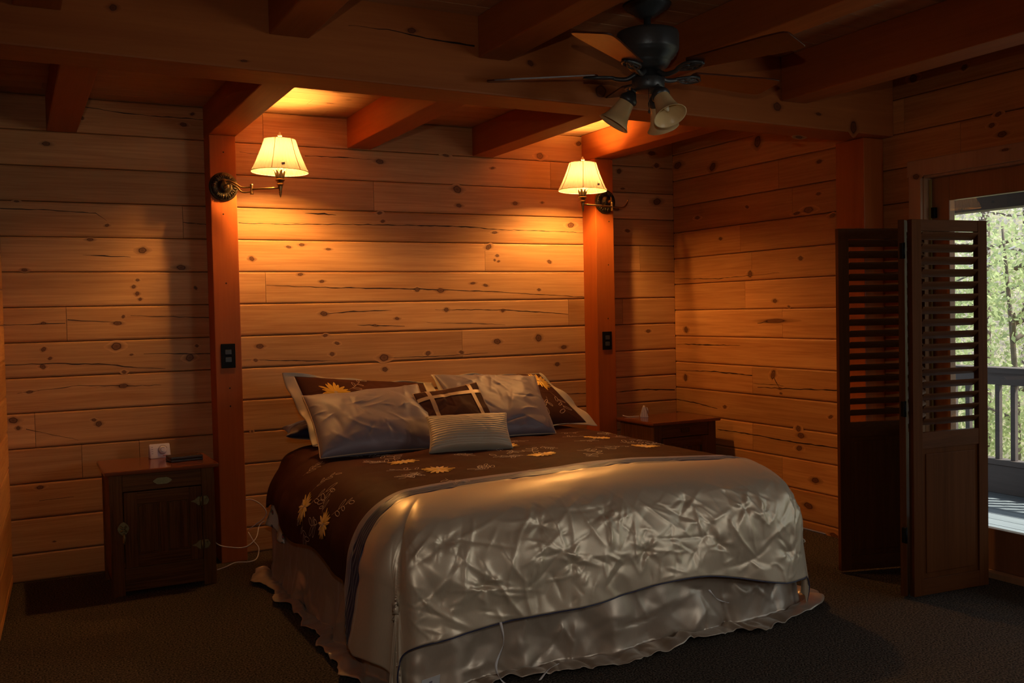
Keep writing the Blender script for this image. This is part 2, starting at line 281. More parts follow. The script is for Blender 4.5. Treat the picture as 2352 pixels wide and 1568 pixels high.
M_bronze = mat('dark_bronze', (0.070, 0.078, 0.084), 0.40, 0.5, bump=0.15, bscale=90, var=0.2)
M_brass = mat('antique_brass', (0.30, 0.185, 0.075), 0.32, 0.9, var=0.3, vscale=60)
M_plate = mat('dark_cast_bronze', (0.060, 0.045, 0.026), 0.35, 0.8, bump=0.5, bscale=110, var=0.35, vscale=60)
M_brass_g = mat('greenish_brass', (0.24, 0.20, 0.09), 0.42, 0.7, bump=0.3, bscale=200, var=0.3, vscale=120)
M_black = mat('black_plastic', (0.006, 0.006, 0.006), 0.5, spec=0.12)
M_white = mat('white_plastic', (0.62, 0.55, 0.62), 0.35, var=0.03)
M_cord = mat('white_cord', (0.62, 0.58, 0.60), 0.45)
M_grey = mat('grey_print', (0.25, 0.22, 0.28), 0.5)
M_red = mat('red_print', (0.35, 0.06, 0.09), 0.5)
M_leath = mat('dark_leather', (0.028, 0.014, 0.009), 0.35, bump=0.4, bscale=300)
M_alab = mat('amber_glass_shade', (0.80, 0.58, 0.29), 0.35, spec=0.5, var=0.12, vscale=14)
M_ivory = mat('candle_sleeve', (0.75, 0.68, 0.5), 0.5)

def fabric(name, col, rough=0.42, metal=0.0, bump=0.25, bs=(500, 60, 60), sheen=0.3, tint=(1,1,1), spec=0.5, var=0.07):
    m, nt, p, out = new_mat(name); N = nt.nodes.new; L = nt.links.new
    tc = N('ShaderNodeTexCoord'); mp = N('ShaderNodeMapping'); mp.inputs['Scale'].default_value = bs; L(tc.outputs['Object'], mp.inputs[0])
    n = N('ShaderNodeTexNoise'); n.inputs['Scale'].default_value = 1; n.inputs['Detail'].default_value = 2; L(mp.outputs[0], n.inputs['Vector'])
    mx = N('ShaderNodeMix'); mx.data_type = 'RGBA'; mx.inputs[6].default_value = (*[c*(1-var) for c in col], 1); mx.inputs[7].default_value = (*[min(1, c*(1+var)) for c in col], 1)
    L(n.outputs[0], mx.inputs[0]); L(mx.outputs[2], p.inputs['Base Color'])
    p.inputs['Roughness'].default_value = rough; p.inputs['Metallic'].default_value = metal; p.inputs['Sheen Weight'].default_value = sheen; p.inputs['Sheen Roughness'].default_value = 0.4
    p.inputs['Sheen Tint'].default_value = (*tint, 1); p.inputs['Specular IOR Level'].default_value = spec
    b = N('ShaderNodeBump'); b.inputs['Strength'].default_value = bump; b.inputs['Distance'].default_value = 0.0008; L(n.outputs[0], b.inputs['Height']); L(b.outputs[0], p.inputs['Normal'])
    return m
M_satin = fabric('champagne_satin', (0.66, 0.545, 0.40), 0.42, 0.40, 0.10, (420, 420, 40), 0.1, spec=0.6)
M_skirt = fabric('taupe_satin', (0.46, 0.37, 0.285), 0.38, 0.45, 0.10, (420, 420, 40), 0.1, spec=0.6)
M_brown = fabric('brown_taffeta', (0.058, 0.019, 0.013), 0.65, 0.0, 0.3, (300, 60, 300), 0.0, (0.8, 0.5, 0.4), spec=0.08)
M_mauve = fabric('mauve_taffeta', (0.225, 0.175, 0.190), 0.52, 0.12, 0.12, (300, 50, 300), 0.2, (0.8, 0.8, 1.0))
M_navy = fabric('navy_sateen', (0.030, 0.031, 0.075), 0.4, 0.2, 0.1)
M_flange = fabric('cream_satin', (0.56, 0.46, 0.33), 0.5, 0.1, 0.1)
M_lumbar = fabric('pleated_beige', (0.50, 0.395, 0.275), 0.5, 0.15, 0.1)
M_gold = fabric('gold_thread', (0.72, 0.42, 0.03), 0.4, 0.2, 0.3)
M_thread = fabric('cream_thread', (0.52, 0.38, 0.26), 0.45, 0.1, 0.3)
M_ribbon = fabric('tan_ribbon', (0.50, 0.33, 0.20), 0.42, 0.2, 0.1)
M_lining = fabric('white_lining', (0.72, 0.70, 0.70), 0.6)
m, nt, p, out = new_mat('floral_sheet'); N = nt.nodes.new; L = nt.links.new
tc = N('ShaderNodeTexCoord'); vo = N('ShaderNodeTexVoronoi'); vo.inputs['Scale'].default_value = 22; L(tc.outputs['Object'], vo.inputs[0])
cr = N('ShaderNodeValToRGB'); cr.color_ramp.interpolation = 'CONSTANT'; e = cr.color_ramp.elements
e[0].position = 0; e[0].color = (0.30, 0.05, 0.09, 1); e[1].position = 0.30; e[1].color = (0.55, 0.62, 0.64, 1)
q = e.new(0.16); q.color = (0.12, 0.22, 0.24, 1); L(vo.outputs['Distance'], cr.inputs[0]); L(cr.outputs[0], p.inputs['Base Color']); p.inputs['Roughness'].default_value = 0.8
M_floral = m
# pleated lamp shade: translucent cloth over a white lining
m, nt, p, out = new_mat('pleated_shade_cloth'); N = nt.nodes.new; L = nt.links.new
tr = N('ShaderNodeBsdfTranslucent'); tr.inputs[0].default_value = (0.062, 0.054, 0.043, 1); df = N('ShaderNodeBsdfDiffuse'); df.inputs[0].default_value = (0.50, 0.34, 0.16, 1)
mx = N('ShaderNodeMixShader'); mx.inputs[0].default_value = 0.40; L(tr.outputs[0], mx.inputs[1]); L(df.outputs[0], mx.inputs[2]); L(mx.outputs[0], out.inputs[0])
nt.nodes.remove(p); M_shade = m
M_seam = mat('shade_seam', (0.45, 0.22, 0.06), 0.7)
def emis(name, col, st):
    m, nt, p, out = new_mat(name); p.inputs['Base Color'].default_value = (*col, 1); p.inputs['Emission Color'].default_value = (*col, 1); p.inputs['Emission Strength'].default_value = st; return m
M_bulb = emis('lit_bulb', (1.0, 0.495, 0.135), BULB)
m, nt, p, out = new_mat('window_glass'); N = nt.nodes.new; L = nt.links.new; nt.nodes.remove(p)
fr = N('ShaderNodeFresnel'); fr.inputs[0].default_value = 2.1; t_ = N('ShaderNodeBsdfTransparent'); t_.inputs[0].default_value = (0.93, 0.96, 0.95, 1); g_ = N('ShaderNodeBsdfGlossy'); g_.inputs['Roughness'].default_value = 0.0
ge = N('ShaderNodeNewGeometry'); bk = N('ShaderNodeMath'); bk.operation = 'SUBTRACT'; bk.inputs[0].default_value = 1.0; L(ge.outputs['Backfacing'], bk.inputs[1]); fm = N('ShaderNodeMath'); fm.operation = 'MULTIPLY'; L(fr.outputs[0], fm.inputs[0]); L(bk.outputs[0], fm.inputs[1])
mx = N('ShaderNodeMixShader'); L(fm.outputs[0], mx.inputs[0]); L(t_.outputs[0], mx.inputs[1]); L(g_.outputs[0], mx.inputs[2]); L(mx.outputs[0], out.inputs[0]); M_glass = m
# carpet
m, nt, p, out = new_mat('brown_carpet'); N = nt.nodes.new; L = nt.links.new
tc = N('ShaderNodeTexCoord'); a = N('ShaderNodeTexNoise'); a.inputs['Scale'].default_value = 130; a.inputs['Detail'].default_value = 3; L(tc.outputs['Object'], a.inputs[0])
c_ = N('ShaderNodeTexNoise'); c_.inputs['Scale'].default_value = 3.0; c_.inputs['Detail'].default_value = 4; L(tc.outputs['Object'], c_.inputs[0])
cr = N('ShaderNodeValToRGB'); e = cr.color_ramp.elements; e[0].position = 0.36; e[0].color = (0.018, 0.014, 0.011, 1); e[1].position = 0.66; e[1].color = (0.150, 0.118, 0.092, 1); L(a.outputs[0], cr.inputs[0])
mm = N('ShaderNodeMix'); mm.data_type = 'RGBA'; mm.blend_type = 'MULTIPLY'; mm.inputs[0].default_value = 0.5; L(cr.outputs[0], mm.inputs[6]); L(c_.outputs['Color'], mm.inputs[7]); L(cr.outputs[0], p.inputs['Base Color'])
b = N('ShaderNodeBump'); b.inputs['Strength'].default_value = 0.9; b.inputs['Distance'].default_value = 0.012; L(a.outputs[0], b.inputs['Height']); L(b.outputs[0], p.inputs['Normal'])
p.inputs['Roughness'].default_value = 0.95; p.inputs['Specular IOR Level'].default_value = 0.1; M_carpet = m

# ------------------------------------------------------------- log walls
def board(mb, F, s0, s1, z0, z1, tone, off, bk=0.04, g=0.0010):
    """F(s, depth_out, z) -> world; one plank with eased edges"""
    c = 0.009; prof = [(-bk, z0), (-c, z0+.0012), (-.0025, z0+.004), (0, z0+.011), (0, z1-.011), (-.0025, z1-.004), (-c, z1-.0012), (-bk, z1)]
    s0 += g; s1 -= g
    vs = [F(s0, d, z) for d, z in prof]+[F(s1, d, z) for d, z in prof]; n = len(prof)
    fs = [(i, i+1, n+i+1, n+i) for i in range(n-1)]+[tuple(range(n))[::-1], tuple(range(n, 2*n))]
    mb.add(vs, fs, tone=tone, off=off)
def tone_(r): return float(r.uniform(-.24, .14))
def log_wall(mb, F, S0, S1, zoff, joints, seed, ztop, holes=(), lmin=1.5, lmax=3.2, tones={}):
    r = np.random.default_rng(seed)
    for k in range(-1, 16):
        z0 = max(0, H*(k+zoff)); z1 = min(ztop, H*(k+1+zoff))
        if z1-z0 < .01: continue
        js = sorted(joints.get(k, []))
        lo, hi = min(S0, S1), max(S0, S1)
        pts = [lo]; kn = [j for j in js if lo < j < hi]
        if not kn:
            x = lo+r.uniform(.6, 2.6)
            while x < hi-.3: kn.append(x); x += r.uniform(lmin, lmax)
            if js == [] and k in SOLID.get(seed, ()): kn = []
        pts += kn+[hi]
        for a, b in zip(pts[:-1], pts[1:]):
            segs = [(a, b)]
            for h0, h1, hz0, hz1 in holes:
                if z1 > hz0+.02 and z0 < hz1-.02:
                    n_ = []
                    for p_, q_ in segs:
                        if h0 > p_: n_.append((p_, min(q_, h0)))
                        if h1 < q_: n_.append((max(p_, h1), q_))
                    segs = [t for t in n_ if t[1]-t[0] > .01]
            tn = tone_(r); of = float(r.uniform(0, 50))
            for p_, q_ in segs: board(mb, F, p_, q_, z0, z1, tn, of)
SOLID = {1: (0, 1, 4, 9), 2: (3, 5)}
def knot(mb, F, s, z, rs, rz, r):
    R = [(0, 1.0), (.22, .86), (.38, .72), (.50, .56), (.58, .42), (.72, .28), (.88, .12), (1.0, 0.0)]; n = 20; vs = []; kn = []; ph = r.uniform(0, 6.28); am = r.uniform(.04, .14); tilt = r.uniform(-.3, .3)
    for q, v in R:
        for i in range(n):
            a = 2*PI*i/n; k_ = (1+am*math.sin(2*a+ph)+.05*math.sin(5*a+ph*2))
            ex = 1.0+(0.55*q*abs(math.cos(a))**3 if q > .6 else 0)
            x = rs*1.40*q*k_*math.cos(a)*ex; y = rz*1.35*q*k_*math.sin(a)
            vs.append(F(s+x+tilt*y, 0.0007+.0004*(1-q), z+y)); kn.append(v)
    fs = [(j*n+i, j*n+(i+1) % n, (j+1)*n+(i+1) % n, (j+1)*n+i) for j in range(len(R)-1) for i in range(n)]
    mb.add(vs, fs, knot=kn, off=float(r.uniform(0, 50)))
def crack(mb, F, pts, r, hh=0.0009):
    ps = []
    for (s0, z0, w0), (s1, z1, w1) in zip(pts[:-1], pts[1:]):
        n = max(3, int(abs(s1-s0)/.03))
        for i in range(n): t = i/n; ps.append((s0+(s1-s0)*t, z0+(z1-z0)*t+r.uniform(-.0022, .0022), (w0+(w1-w0)*t)*r.uniform(.45, 1.25)))
    ps.append(pts[-1]); vs = []
    for s, z, w_ in ps: vs += [F(s, hh, z+w_*.65), F(s, hh, z-w_*.65)]
    mb.add(vs, [(2*i, 2*i+1, 2*i+3, 2*i+2) for i in range(len(ps)-1)], crack=1.0)
CEIL_R = 2.545; CEIL_F = 2.60
FB = lambda s, d, z: Vector((s, -d, z)); FR = lambda s, d, z: Vector((-d, s, z))
r_ = np.random.default_rng(3)
mb = MB(); log_wall(mb, FB, -4.40, 0.0, .8, JB, 1, 2.62)
for k in KB: knot(mb, FB, *k, r_)
for c in CB: crack(mb, FB, c, r_)
mb.box((-5.6, .030, -.05), (.30, .12, 2.75), crack=1.0); mb.build('wall_back', M_pine, kind='structure')
DOOR = (-4.05, -2.13, -0.2, 2.02)
mb = MB(); log_wall(mb, FR, -7.2, 0.0, .3, JR, 2, 2.62, holes=[DOOR, (-6.15, -4.75, .90, 2.05)])
for k in KR: knot(mb, FR, *k, r_)
for c in CR: crack(mb, FR, c, r_)
mb.box((.025, DOOR[1]+.01, -.05), (.13, .03, 2.75), crack=1.0); [mb.box(q[0], q[1], crack=1.0) for q in (((.025, -7.4, -.05), (.13, -6.16, 2.75)), ((.025, -4.74, -.05), (.13, DOOR[0]-.01, 2.75)), ((.025, -6.16, -.05), (.13, -4.74, .89)), ((.025, -6.16, 2.06), (.13, -4.74, 2.75)))]; mb.box((.025, DOOR[0]-.02, DOOR[3]+.01), (.13, DOOR[1]+.02, 2.75), crack=1.0); mb.build('wall_right', M_pine_y, kind='structure')
# left partition, seen nearly edge-on
mb = MB(); PL = [(-4.276, 0.0), (-4.345, -1.35)]
dx = PL[1][0]-PL[0][0]; dy = PL[1][1]-PL[0][1]
FL = lambda s, d, z: Vector((PL[0][0]+dx*s/1.35+d, PL[0][1]+dy*s/1.35, z))
log_wall(mb, FL, 0.0, 1.35, .3, {}, 5, 2.62); mb.build('wall_left', M_pine_y, kind='structure')
mb = MB(); mb.box((-5.6, -7.3, 0), (-5.5, -1.3, 2.62)); mb.box((-5.5, -1.39, 0), (-4.35, -1.35, 2.62)); mb.build('wall_side', M_pine_y, kind='structure')
mb = MB(); mb.box((-5.6, -7.3, 0), (0.1, -7.2, 2.62)); mb.build('wall_front', M_pine, kind='structure')
mb = MB()
for a, b in (((.0, -6.15, .90), (.09, -6.09, 2.05)), ((.0, -4.81, .90), (.09, -4.75, 2.05)), ((.0, -6.09, .90), (.09, -4.81, .96)), ((.0, -6.09, 1.99), (.09, -4.81, 2.05)), ((.02, -5.47, .96), (.06, -5.43, 1.99))): mb.box(a, b, bev=.004)
wf = mb.build('window_1', M_trim, kind='structure')
mb = MB(); mb.box((.038, -6.09, .96), (.042, -4.81, 1.99)); mb.build('window_pane', M_glass, parent=wf)
mb = MB(); mb.box((-5.6, -7.3, -.05), (0.0, 0.05, 0.0)); mb.build('floor', M_carpet, kind='structure')
# ceilings: tongue and groove boards along x
mb = MB(); r2 = np.random.default_rng(8)
def ceil_boards(y0, y1, z, wd):
    y = y1
    while y > y0:
        x = -5.6+r2.uniform(0, 2)-1
        while x < 0:
            x2 = x+r2.uniform(1.6, 3.4); xa, xb = max(x, -5.6), min(x2, 0.0)
            if xb-xa > .02: mb.box((xa+.0008, max(y-wd, y0)+.0012, z), (xb-.0008, y-.0012, z+.03), bev=.0035, tone=float(r2.uniform(-.12, .1)), off=float(r2.uniform(0, 50)))
            x = x2
        y -= wd
ceil_boards(-1.80, 0.0, CEIL_R, .135); ceil_boards(-7.2, -1.93, CEIL_F, .135)
FC = lambda s, d, z: Vector((s, z, CEIL_R-d))
for k in ((-2.62, -.35, .02, .012), (-2.66, -.62, .03, .01), (-1.05, -.55, .02, .012), (-2.55, -.47, .015, .008), (-1.15, -.35, .012, .01), (-3.9, -.3, .03, .016)): knot(mb, FC, *k, r2)
FC2 = lambda s, d, z: Vector((s, z, CEIL_F-d))
for k in ((-2.2, -2.2, .02, .014), (-1.3, -2.25, .025, .02), (-1.9, -2.35, .02, .012), (-1.2, -2.6, .02, .015), (-2.9, -2.3, .02, .01)): knot(mb, FC2, *k, r2)
mb.box((-5.6, -7.3, CEIL_F+.031), (0.1, .1, CEIL_F+.09)); mb.build('ceiling', M_ceil, kind='structure')

# ------------------------------------------------------------- timbers
def timber(name, p, m_, label, group=None, kn=(), ck=(), F=None, tone=0, off=0, bev=.006, cat='beam'):
    mb = MB(); mb.hexa([Vector(q) for q in p], bev=bev, tone=tone, off=off)
    r3 = np.random.default_rng(int(off*10)+1)
    for k in kn: knot(mb, F, *k, r3)
    for c in ck: crack(mb, F, c, r3)
    return tag(mb.build(name, m_), label, cat, group)
def bx8(x0, y0, z0, x1, y1, z1): return [(x0,y0,z0), (x1,y0,z0), (x1,y1,z0), (x0,y1,z0), (x0,y0,z1), (x1,y0,z1), (x1,y1,z1), (x0,y1,z1)]
# big girder across the room
gl = lambda x: 2.306-(x+4.4)/4.4*0.050
FG = lambda s, d, z: Vector((s, -1.95-d, z))
mb = MB(); yb = lambda x: -1.735
p = [(-4.28, -1.95, gl(-4.28)), (0, -1.95, gl(0)), (0, -1.735, gl(0)), (-4.28, -1.735, gl(-4.28)), (-4.28, -1.95, 2.63), (0, -1.95, 2.63), (0, -1.735, 2.63), (-4.28, -1.735, 2.63)]
p = [(x-(1.2 if x < -4 else 0), y, z) for x, y, z in p]
mb.hexa(p, bev=.008, off=3.3)
for k in KG: knot(mb, FG, *k, r_)
for c in CG: crack(mb, FG, c, r_)
tag(mb.build('girder_beam', M_gird), 'massive reddish brown ceiling girder running across the whole room', 'beam')
# rear joists
RJ = [(-4.045, -3.90, 2.355, 'dark ceiling joist behind the girder above the left nightstand, nearest left wall'),
      (-3.25, -3.10, 2.365, 'ceiling joist resting on top of the left bedside post'),
      (-2.415, -2.265, 2.362, 'brightly lit ceiling joist just right of the left wall lamp'),
      (-1.585, -1.435, 2.36, 'dark ceiling joist over the bed, just left of the right wall lamp'),
      (-.765, -.615, 2.368, 'ceiling joist resting on top of the right bedside post')]
FJ = {}
for i, (x0, x1, z, lb) in enumerate(RJ):
    timber('ceiling_joist', bx8(x0, -1.74, z, x1, -.002, CEIL_R-.001), M_joist, lb, tone=float(rng.uniform(-.06, .06)), off=i*3.7+1)
FJN = [(-4.205, -4.055, 'dark joist end at top left, in front of the girder'),
       (-3.345, -3.190, 'ceiling joist in front of the girder, above and left of the bed'),
       (-2.470, -2.325, 'broad ceiling joist just left of the ceiling fan'),
       (-1.62, -1.475, 'ceiling joist in front of the girder, half hidden behind the right fan blades'),
       (-.80, -.635, 'shadowed ceiling joist closest to the glass door')]
for i, (x0, x1, lb) in enumerate(FJN):
    timber('ceiling_joist', bx8(x0, -7.19, 2.425 if i < 4 else 2.38, x1, -1.955, CEIL_F-.001), M_joist, lb, tone=float(rng.uniform(-.06, .06)), off=i*5.1+20)
FP = lambda s, d, z: Vector((s, -.165-d, z))
def post(x0, x1, y0, z1, lb, pegs, seed):
    mb = MB(); mb.box((x0, y0, 0.0), (x1, -.001, z1), bev=.005, off=seed*9.1)
    for s, z in pegs:
        n = 12; vs = [FP(s+.0045*math.cos(2*PI*i/n), .0012, z+.0045*math.sin(2*PI*i/n)) for i in range(n)]; mb.add(vs, [tuple(range(n))[::-1]], crack=1.0)
    return tag(mb.build('bedside_post', M_post), lb, 'post')
post(-3.250, -3.108, -.165, 2.364, 'square red-stained post left of the bed, carrying the left wall lamp', [(-3.175, 2.27), (-3.185, 1.93), (-3.181, 1.55), (-3.178, .97), (-3.178, .87)], 1)
post(-.765, -.622, -.165, 2.367, 'square red-stained post right of the bed, carrying the right wall lamp', [(-.66, 1.95), (-.67, 1.66), (-.68, 1.3)], 2)
mb = MB(); mb.box((-.15, -1.88, 0), (-.001, -1.68, gl(0)-.001), bev=.005, off=31)
tag(mb.build('wall_post', M_post), 'dark square post against the right wall under the girder end', 'post')
# ------------------------------------------------------------- outlets on the posts
def outlet(x, z, lb, w_=.074, h_=.122):
    t = thing('wall_outlet', lb, 'outlet', (x, -.166, z)); y = -.166
    mb = MB(); mb.box((x-w_/2, y-.006, z-h_/2), (x+w_/2, y, z+h_/2), bev=.003); mb.build('cover_plate', M_black, t)
    mb = MB()
    for dz in (-.021, .021): mb.box((x-.017, y-.010, z+dz-.014), (x+.017, y-.004, z+dz+.014), bev=.003)
    mb.build('socket', M_bronze, t)
outlet(-3.182, 1.149, 'black outlet plate on the left bedside post', .078, .134); outlet(-.693, 1.152, 'black outlet plate on the right bedside post')

# ------------------------------------------------------------- swing-arm wall lamps
def wall_lamp(px, lx, ly, lz, kind, lb):
    """px: post centre x; (lx, ly, lz): centre of the shade's lower rim"""
    y0 = -.165; pz = 2.08; t = thing('wall_lamp', lb, 'lamp', (px, y0, pz), 'swing-arm wall lamps')
    X = Matrix.Translation((px, y0, pz)) @ Matrix.Rotation(PI/2, 4, 'X')     # local z -> -y
    mb = MB(); R = .079
    mb.lathe([(R, 0), (R, .006), (R*.96, .011), (R*.9, .010), (R*.84, .016), (R*.62, .024), (R*.58, .021), (R*.40, .030), (R*.34, .040), (R*.2, .044), (0, .045)], X, 40)
    for i in range(10):       # cast leaves round the plate
        a = 2*PI*i/10; c = Vector((math.cos(a)*R*.70, math.sin(a)*R*.70, .021)); d = Vector((math.cos(a), math.sin(a), 0)); e = Vector((-math.sin(a), math.cos(a), 0))
        for q in (-.010, 0, .010): mb.tube([X @ (c-d*.014+e*q*.3), X @ (c+e*q+Vector((0, 0, .004))), X @ (c+d*.012+e*q*1.3)], lambda u: .0032*(1-.5*abs(2*u-1)), 6)
    mb.build('backplate', M_plate, t)
    hub = Vector((px, y0-.045, pz-.005)); stem = Vector((lx, ly, lz-.085))
    mb = MB(); mb.tube([hub+Vector((0, .01, 0)), hub+Vector((0, -.03, 0))], .011, 12, smooth_path=False)
    if kind == 'L': J = Vector((px+.125, y0-.13, stem.z)); side = 1
    else: J = Vector((px-.055, y0-.17, stem.z)); side = 1
    h2 = hub+Vector((0, -.03, 0)); dr = (J-h2); dr.z = 0; dr.normalize(); sd = Vector((dr.y, -dr.x, 0))
    for dz, e_ in ((.020, 0), (-.020, 1)):
        j = J+Vector((0, 0, dz*.62))
        L_ = (j-h2).length
        up = .030 if e_ == 0 else .018
        mb.tube([h2+Vector((0, 0, dz*.5+.012)), h2+dr*L_*.15+Vector((0, 0, up*.9)), h2+dr*L_*.42+Vector((0, 0, dz*.4)), j-dr*.05+Vector((0, 0, -.002)), j+dr*.004], .0048, 10)
    mb.lathe([(.0085, -.028), (.0095, -.024), (.007, -.018), (.007, .018), (.0095, .022), (.0085, .028), (0, .030)], Matrix.Translation(J), 16)
    if kind == 'R':    # far end of the bracket curls past the plate
        e0 = J+Vector((.0, 0, .0)); mb.tube([e0, e0+Vector((.07, .03, 0)), e0+Vector((.125, .05, .006)), e0+Vector((.155, .06, .030)), e0+Vector((.172, .065, .058))], .0048, 10)
    mb.build('bracket', M_brass, t)
    mb = MB(); mb.tube([J, stem], .0055, 10, smooth_path=False); mb.build('swing_arm', M_brass, t)
    mb = MB(); S = Matrix.Translation(stem)     # turned stem below the shade
    mb.lathe([(0, -.052), (.002, -.050), (.007, -.034), (.005, -.030), (.0085, -.026), (.0085, -.022), (.0065, -.018), (.009, -.012), (.0095, -.006), (.012, .006), (.012, .012), (.019, .016), (.019, .020), (.013, .022), (.016, .030), (.026, .040), (.027, .046), (.018, .049), (.020, .055), (.024, .072), (.0, .074)], S, 28)
    mb.build('stem', M_brass, t)
    mb = MB()
    for i in range(8):       # cup of leaves
        a = 2*PI*i/8; d = Vector((math.cos(a), math.sin(a), 0)); e = Vector((-math.sin(a), math.cos(a), 0)); P_ = np.zeros((7, 5, 3))
        for u in range(7):
            for v in range(5):
                uu = u/6; vv = (v-2)/2; wd = .0095*math.sin(PI*min(1, .25+uu*.75))**.6*(1 if uu < .9 else .6)
                rr = .020+.012*uu+(.006 if uu > .85 else 0)-.004*vv*vv
                q = stem+d*rr+e*(wd*vv)+Vector((0, 0, .050+.046*uu)); P_[u, v] = q
        mb.grid(P_)
    o = mb.build('leaf_cup', M_brass_g, t); md = o.modifiers.new('th', 'SOLIDIFY'); md.thickness = .0015
    mb = MB(); bt = Vector((lx, ly, lz+.086))      # bulb
    mb.lathe([(.0, -.052), (.013, -.050), (.013, -.028), (.020, -.015), (.028, .004), (.029, .016), (.022, .032), (.010, .042), (0, .044)], Matrix.Translation(bt), 20); mb.build('light_bulb', M_bulb, t)
    # shade: pleated empire cone
    R0, R1, Hs = .152, .084, .174; tilt = Matrix.Translation((lx, ly, lz)) @ Matrix.Rotation(math.radians(1.5), 4, 'Y')
    NP = 96
    sq = lambda a, z: 1+.012*math.sin(a*NP/2)+(-.012 if abs(((a*6/(2*PI)) % 1)-.5) > .47 else 0)+.006*math.sin(6*a)
    mb = MB(); mb.shell([(R0*1.0, 0), (R0-.002, .008)]+[(R0+(R1-R0)*u/10-.004*math.sin(PI*u/10), Hs*u/10) for u in range(1, 11)], tilt, 288, squash=sq)
    sh = mb.build('lamp_shade', M_shade, t)
    mb = MB()
    for i in range(6):
        a = 2*PI*(i+.5)/6+(.35 if kind == 'L' else .1); a = 2*PI*i/6+.0
        mb.tube([tilt @ Vector(((R0+.001)*math.cos(a), (R0+.001)*math.sin(a), .002)), tilt @ Vector((((R0+R1)/2-.004)*math.cos(a), ((R0+R1)/2-.004)*math.sin(a), Hs/2)), tilt @ Vector(((R1+.001)*math.cos(a), (R1+.001)*math.sin(a), Hs))], .0016, 6)
    mb.build('seam', M_seam, sh)
    for R_, z_ in ((R0, 0), (R1, Hs)): mb = MB(); mb.tube([tilt @ Vector((R_*math.cos(2*PI*i/24), R_*math.sin(2*PI*i/24), z_)) for i in range(24)], .002, 6, closed=True); mb.build('rim', M_ribbon, sh)
    mb = MB()       # spider and harp
    for i in range(3):
        a = 2*PI*i/3; mb.tube([tilt @ Vector((R1*math.cos(a), R1*math.sin(a), Hs-.002)), tilt @ Vector((0, 0, Hs+.004))], .0013, 6, smooth_path=False)
    for q in (-1, 1): mb.tube([Vector((lx, ly, lz+.0)), Vector((lx+q*.030, ly, lz+.05)), Vector((lx+q*.034, ly, lz+.10)), tilt @ Vector((0, 0, Hs))], .0013, 6)
    mb.build('shade_spider', M_brass, t)
    mb = MB(); mb.lathe([(.004, 0), (.007, .004), (.004, .008), (.009, .014), (.011, .020), (.006, .030), (.004, .036), (0, .042)], tilt @ Matrix.Translation((0, 0, Hs+.002)), 14, squash=lambda a, z: 1+.25*math.sin(3*a+z*200)); mb.build('finial', M_ivory, t)
    # small paper label near the rim, facing the room
    a = math.radians(-97 if kind == 'L' else -78); rr = R0-.012; c = tilt @ Vector((rr*math.cos(a), rr*math.sin(a), .024)); d = Vector((math.cos(a), math.sin(a), .33)).normalized()
    mb = MB(); F_ = frame(c+d*.004, (-math.sin(a), math.cos(a), 0.12), (0, 0, 1)); mb.box((-.009, -.006, -.0004), (.009, .006, .0004), X=F_); mb.build('paper_label', mat('label_paper', (0.42, 0.30, 0.22), 0.7), sh)
    return t
wall_lamp(-3.180, -2.925, -.40, 2.141, 'L', 'lit swing-arm wall lamp with pleated shade on the left bedside post')
wall_lamp(-.690, -1.008, -.40, 2.114, 'R', 'lit swing-arm wall lamp with pleated shade on the right bedside post')

# ------------------------------------------------------------- ceiling fan
FX, FY = -1.897, -2.361
fan = thing('ceiling_fan', 'dark bronze five-blade ceiling fan with three glass lights, hanging over the bed foot', 'ceiling fan', (FX, FY, CEIL_F))
A = Matrix.Translation((FX, FY, .035))
mb = MB(); mb.lathe([(.020, 2.512), (.034, 2.514), (.038, 2.520), (.052, 2.526), (.055, 2.532), (.070, 2.538), (.074, 2.544), (.088, 2.550), (.094, 2.556), (.100, 2.5645)], A, 40); mb.build('canopy', M_bronze, fan)
mb = MB(); mb.lathe([(.021, 2.462), (.021, 2.478), (.0145, 2.482), (.0145, 2.516)], A, 20); mb.build('downrod', M_bronze, fan)
mb = MB(); mb.lathe([(.060, 2.300), (.072, 2.304), (.085, 2.318), (.092, 2.330), (.094, 2.338), (.107, 2.347), (.109, 2.354), (.116, 2.358), (.118, 2.366), (.124, 2.374), (.127, 2.384), (.128, 2.438), (.124, 2.450), (.105, 2.457), (.060, 2.461), (.022, 2.464)], A, 56); mb.build('motor_housing', M_bronze, fan)
mb = MB(); mb.lathe([(.040, 2.212), (.058, 2.217), (.066, 2.226), (.067, 2.262), (.062, 2.268), (.050, 2.272), (.046, 2.302)], A, 40)
for q in (-.006, .006): mb.lathe([(.004, 0), (.003, .003), (0, .004)], A @ Matrix.Translation((-.0655*math.sin(math.radians(27))*0+.0+(-.035)+q, -.056, 2.248)) @ Matrix.Rotation(PI/2, 4, 'X'), 8)
mb.build('switch_housing', M_bronze, fan)
BL = 0.66
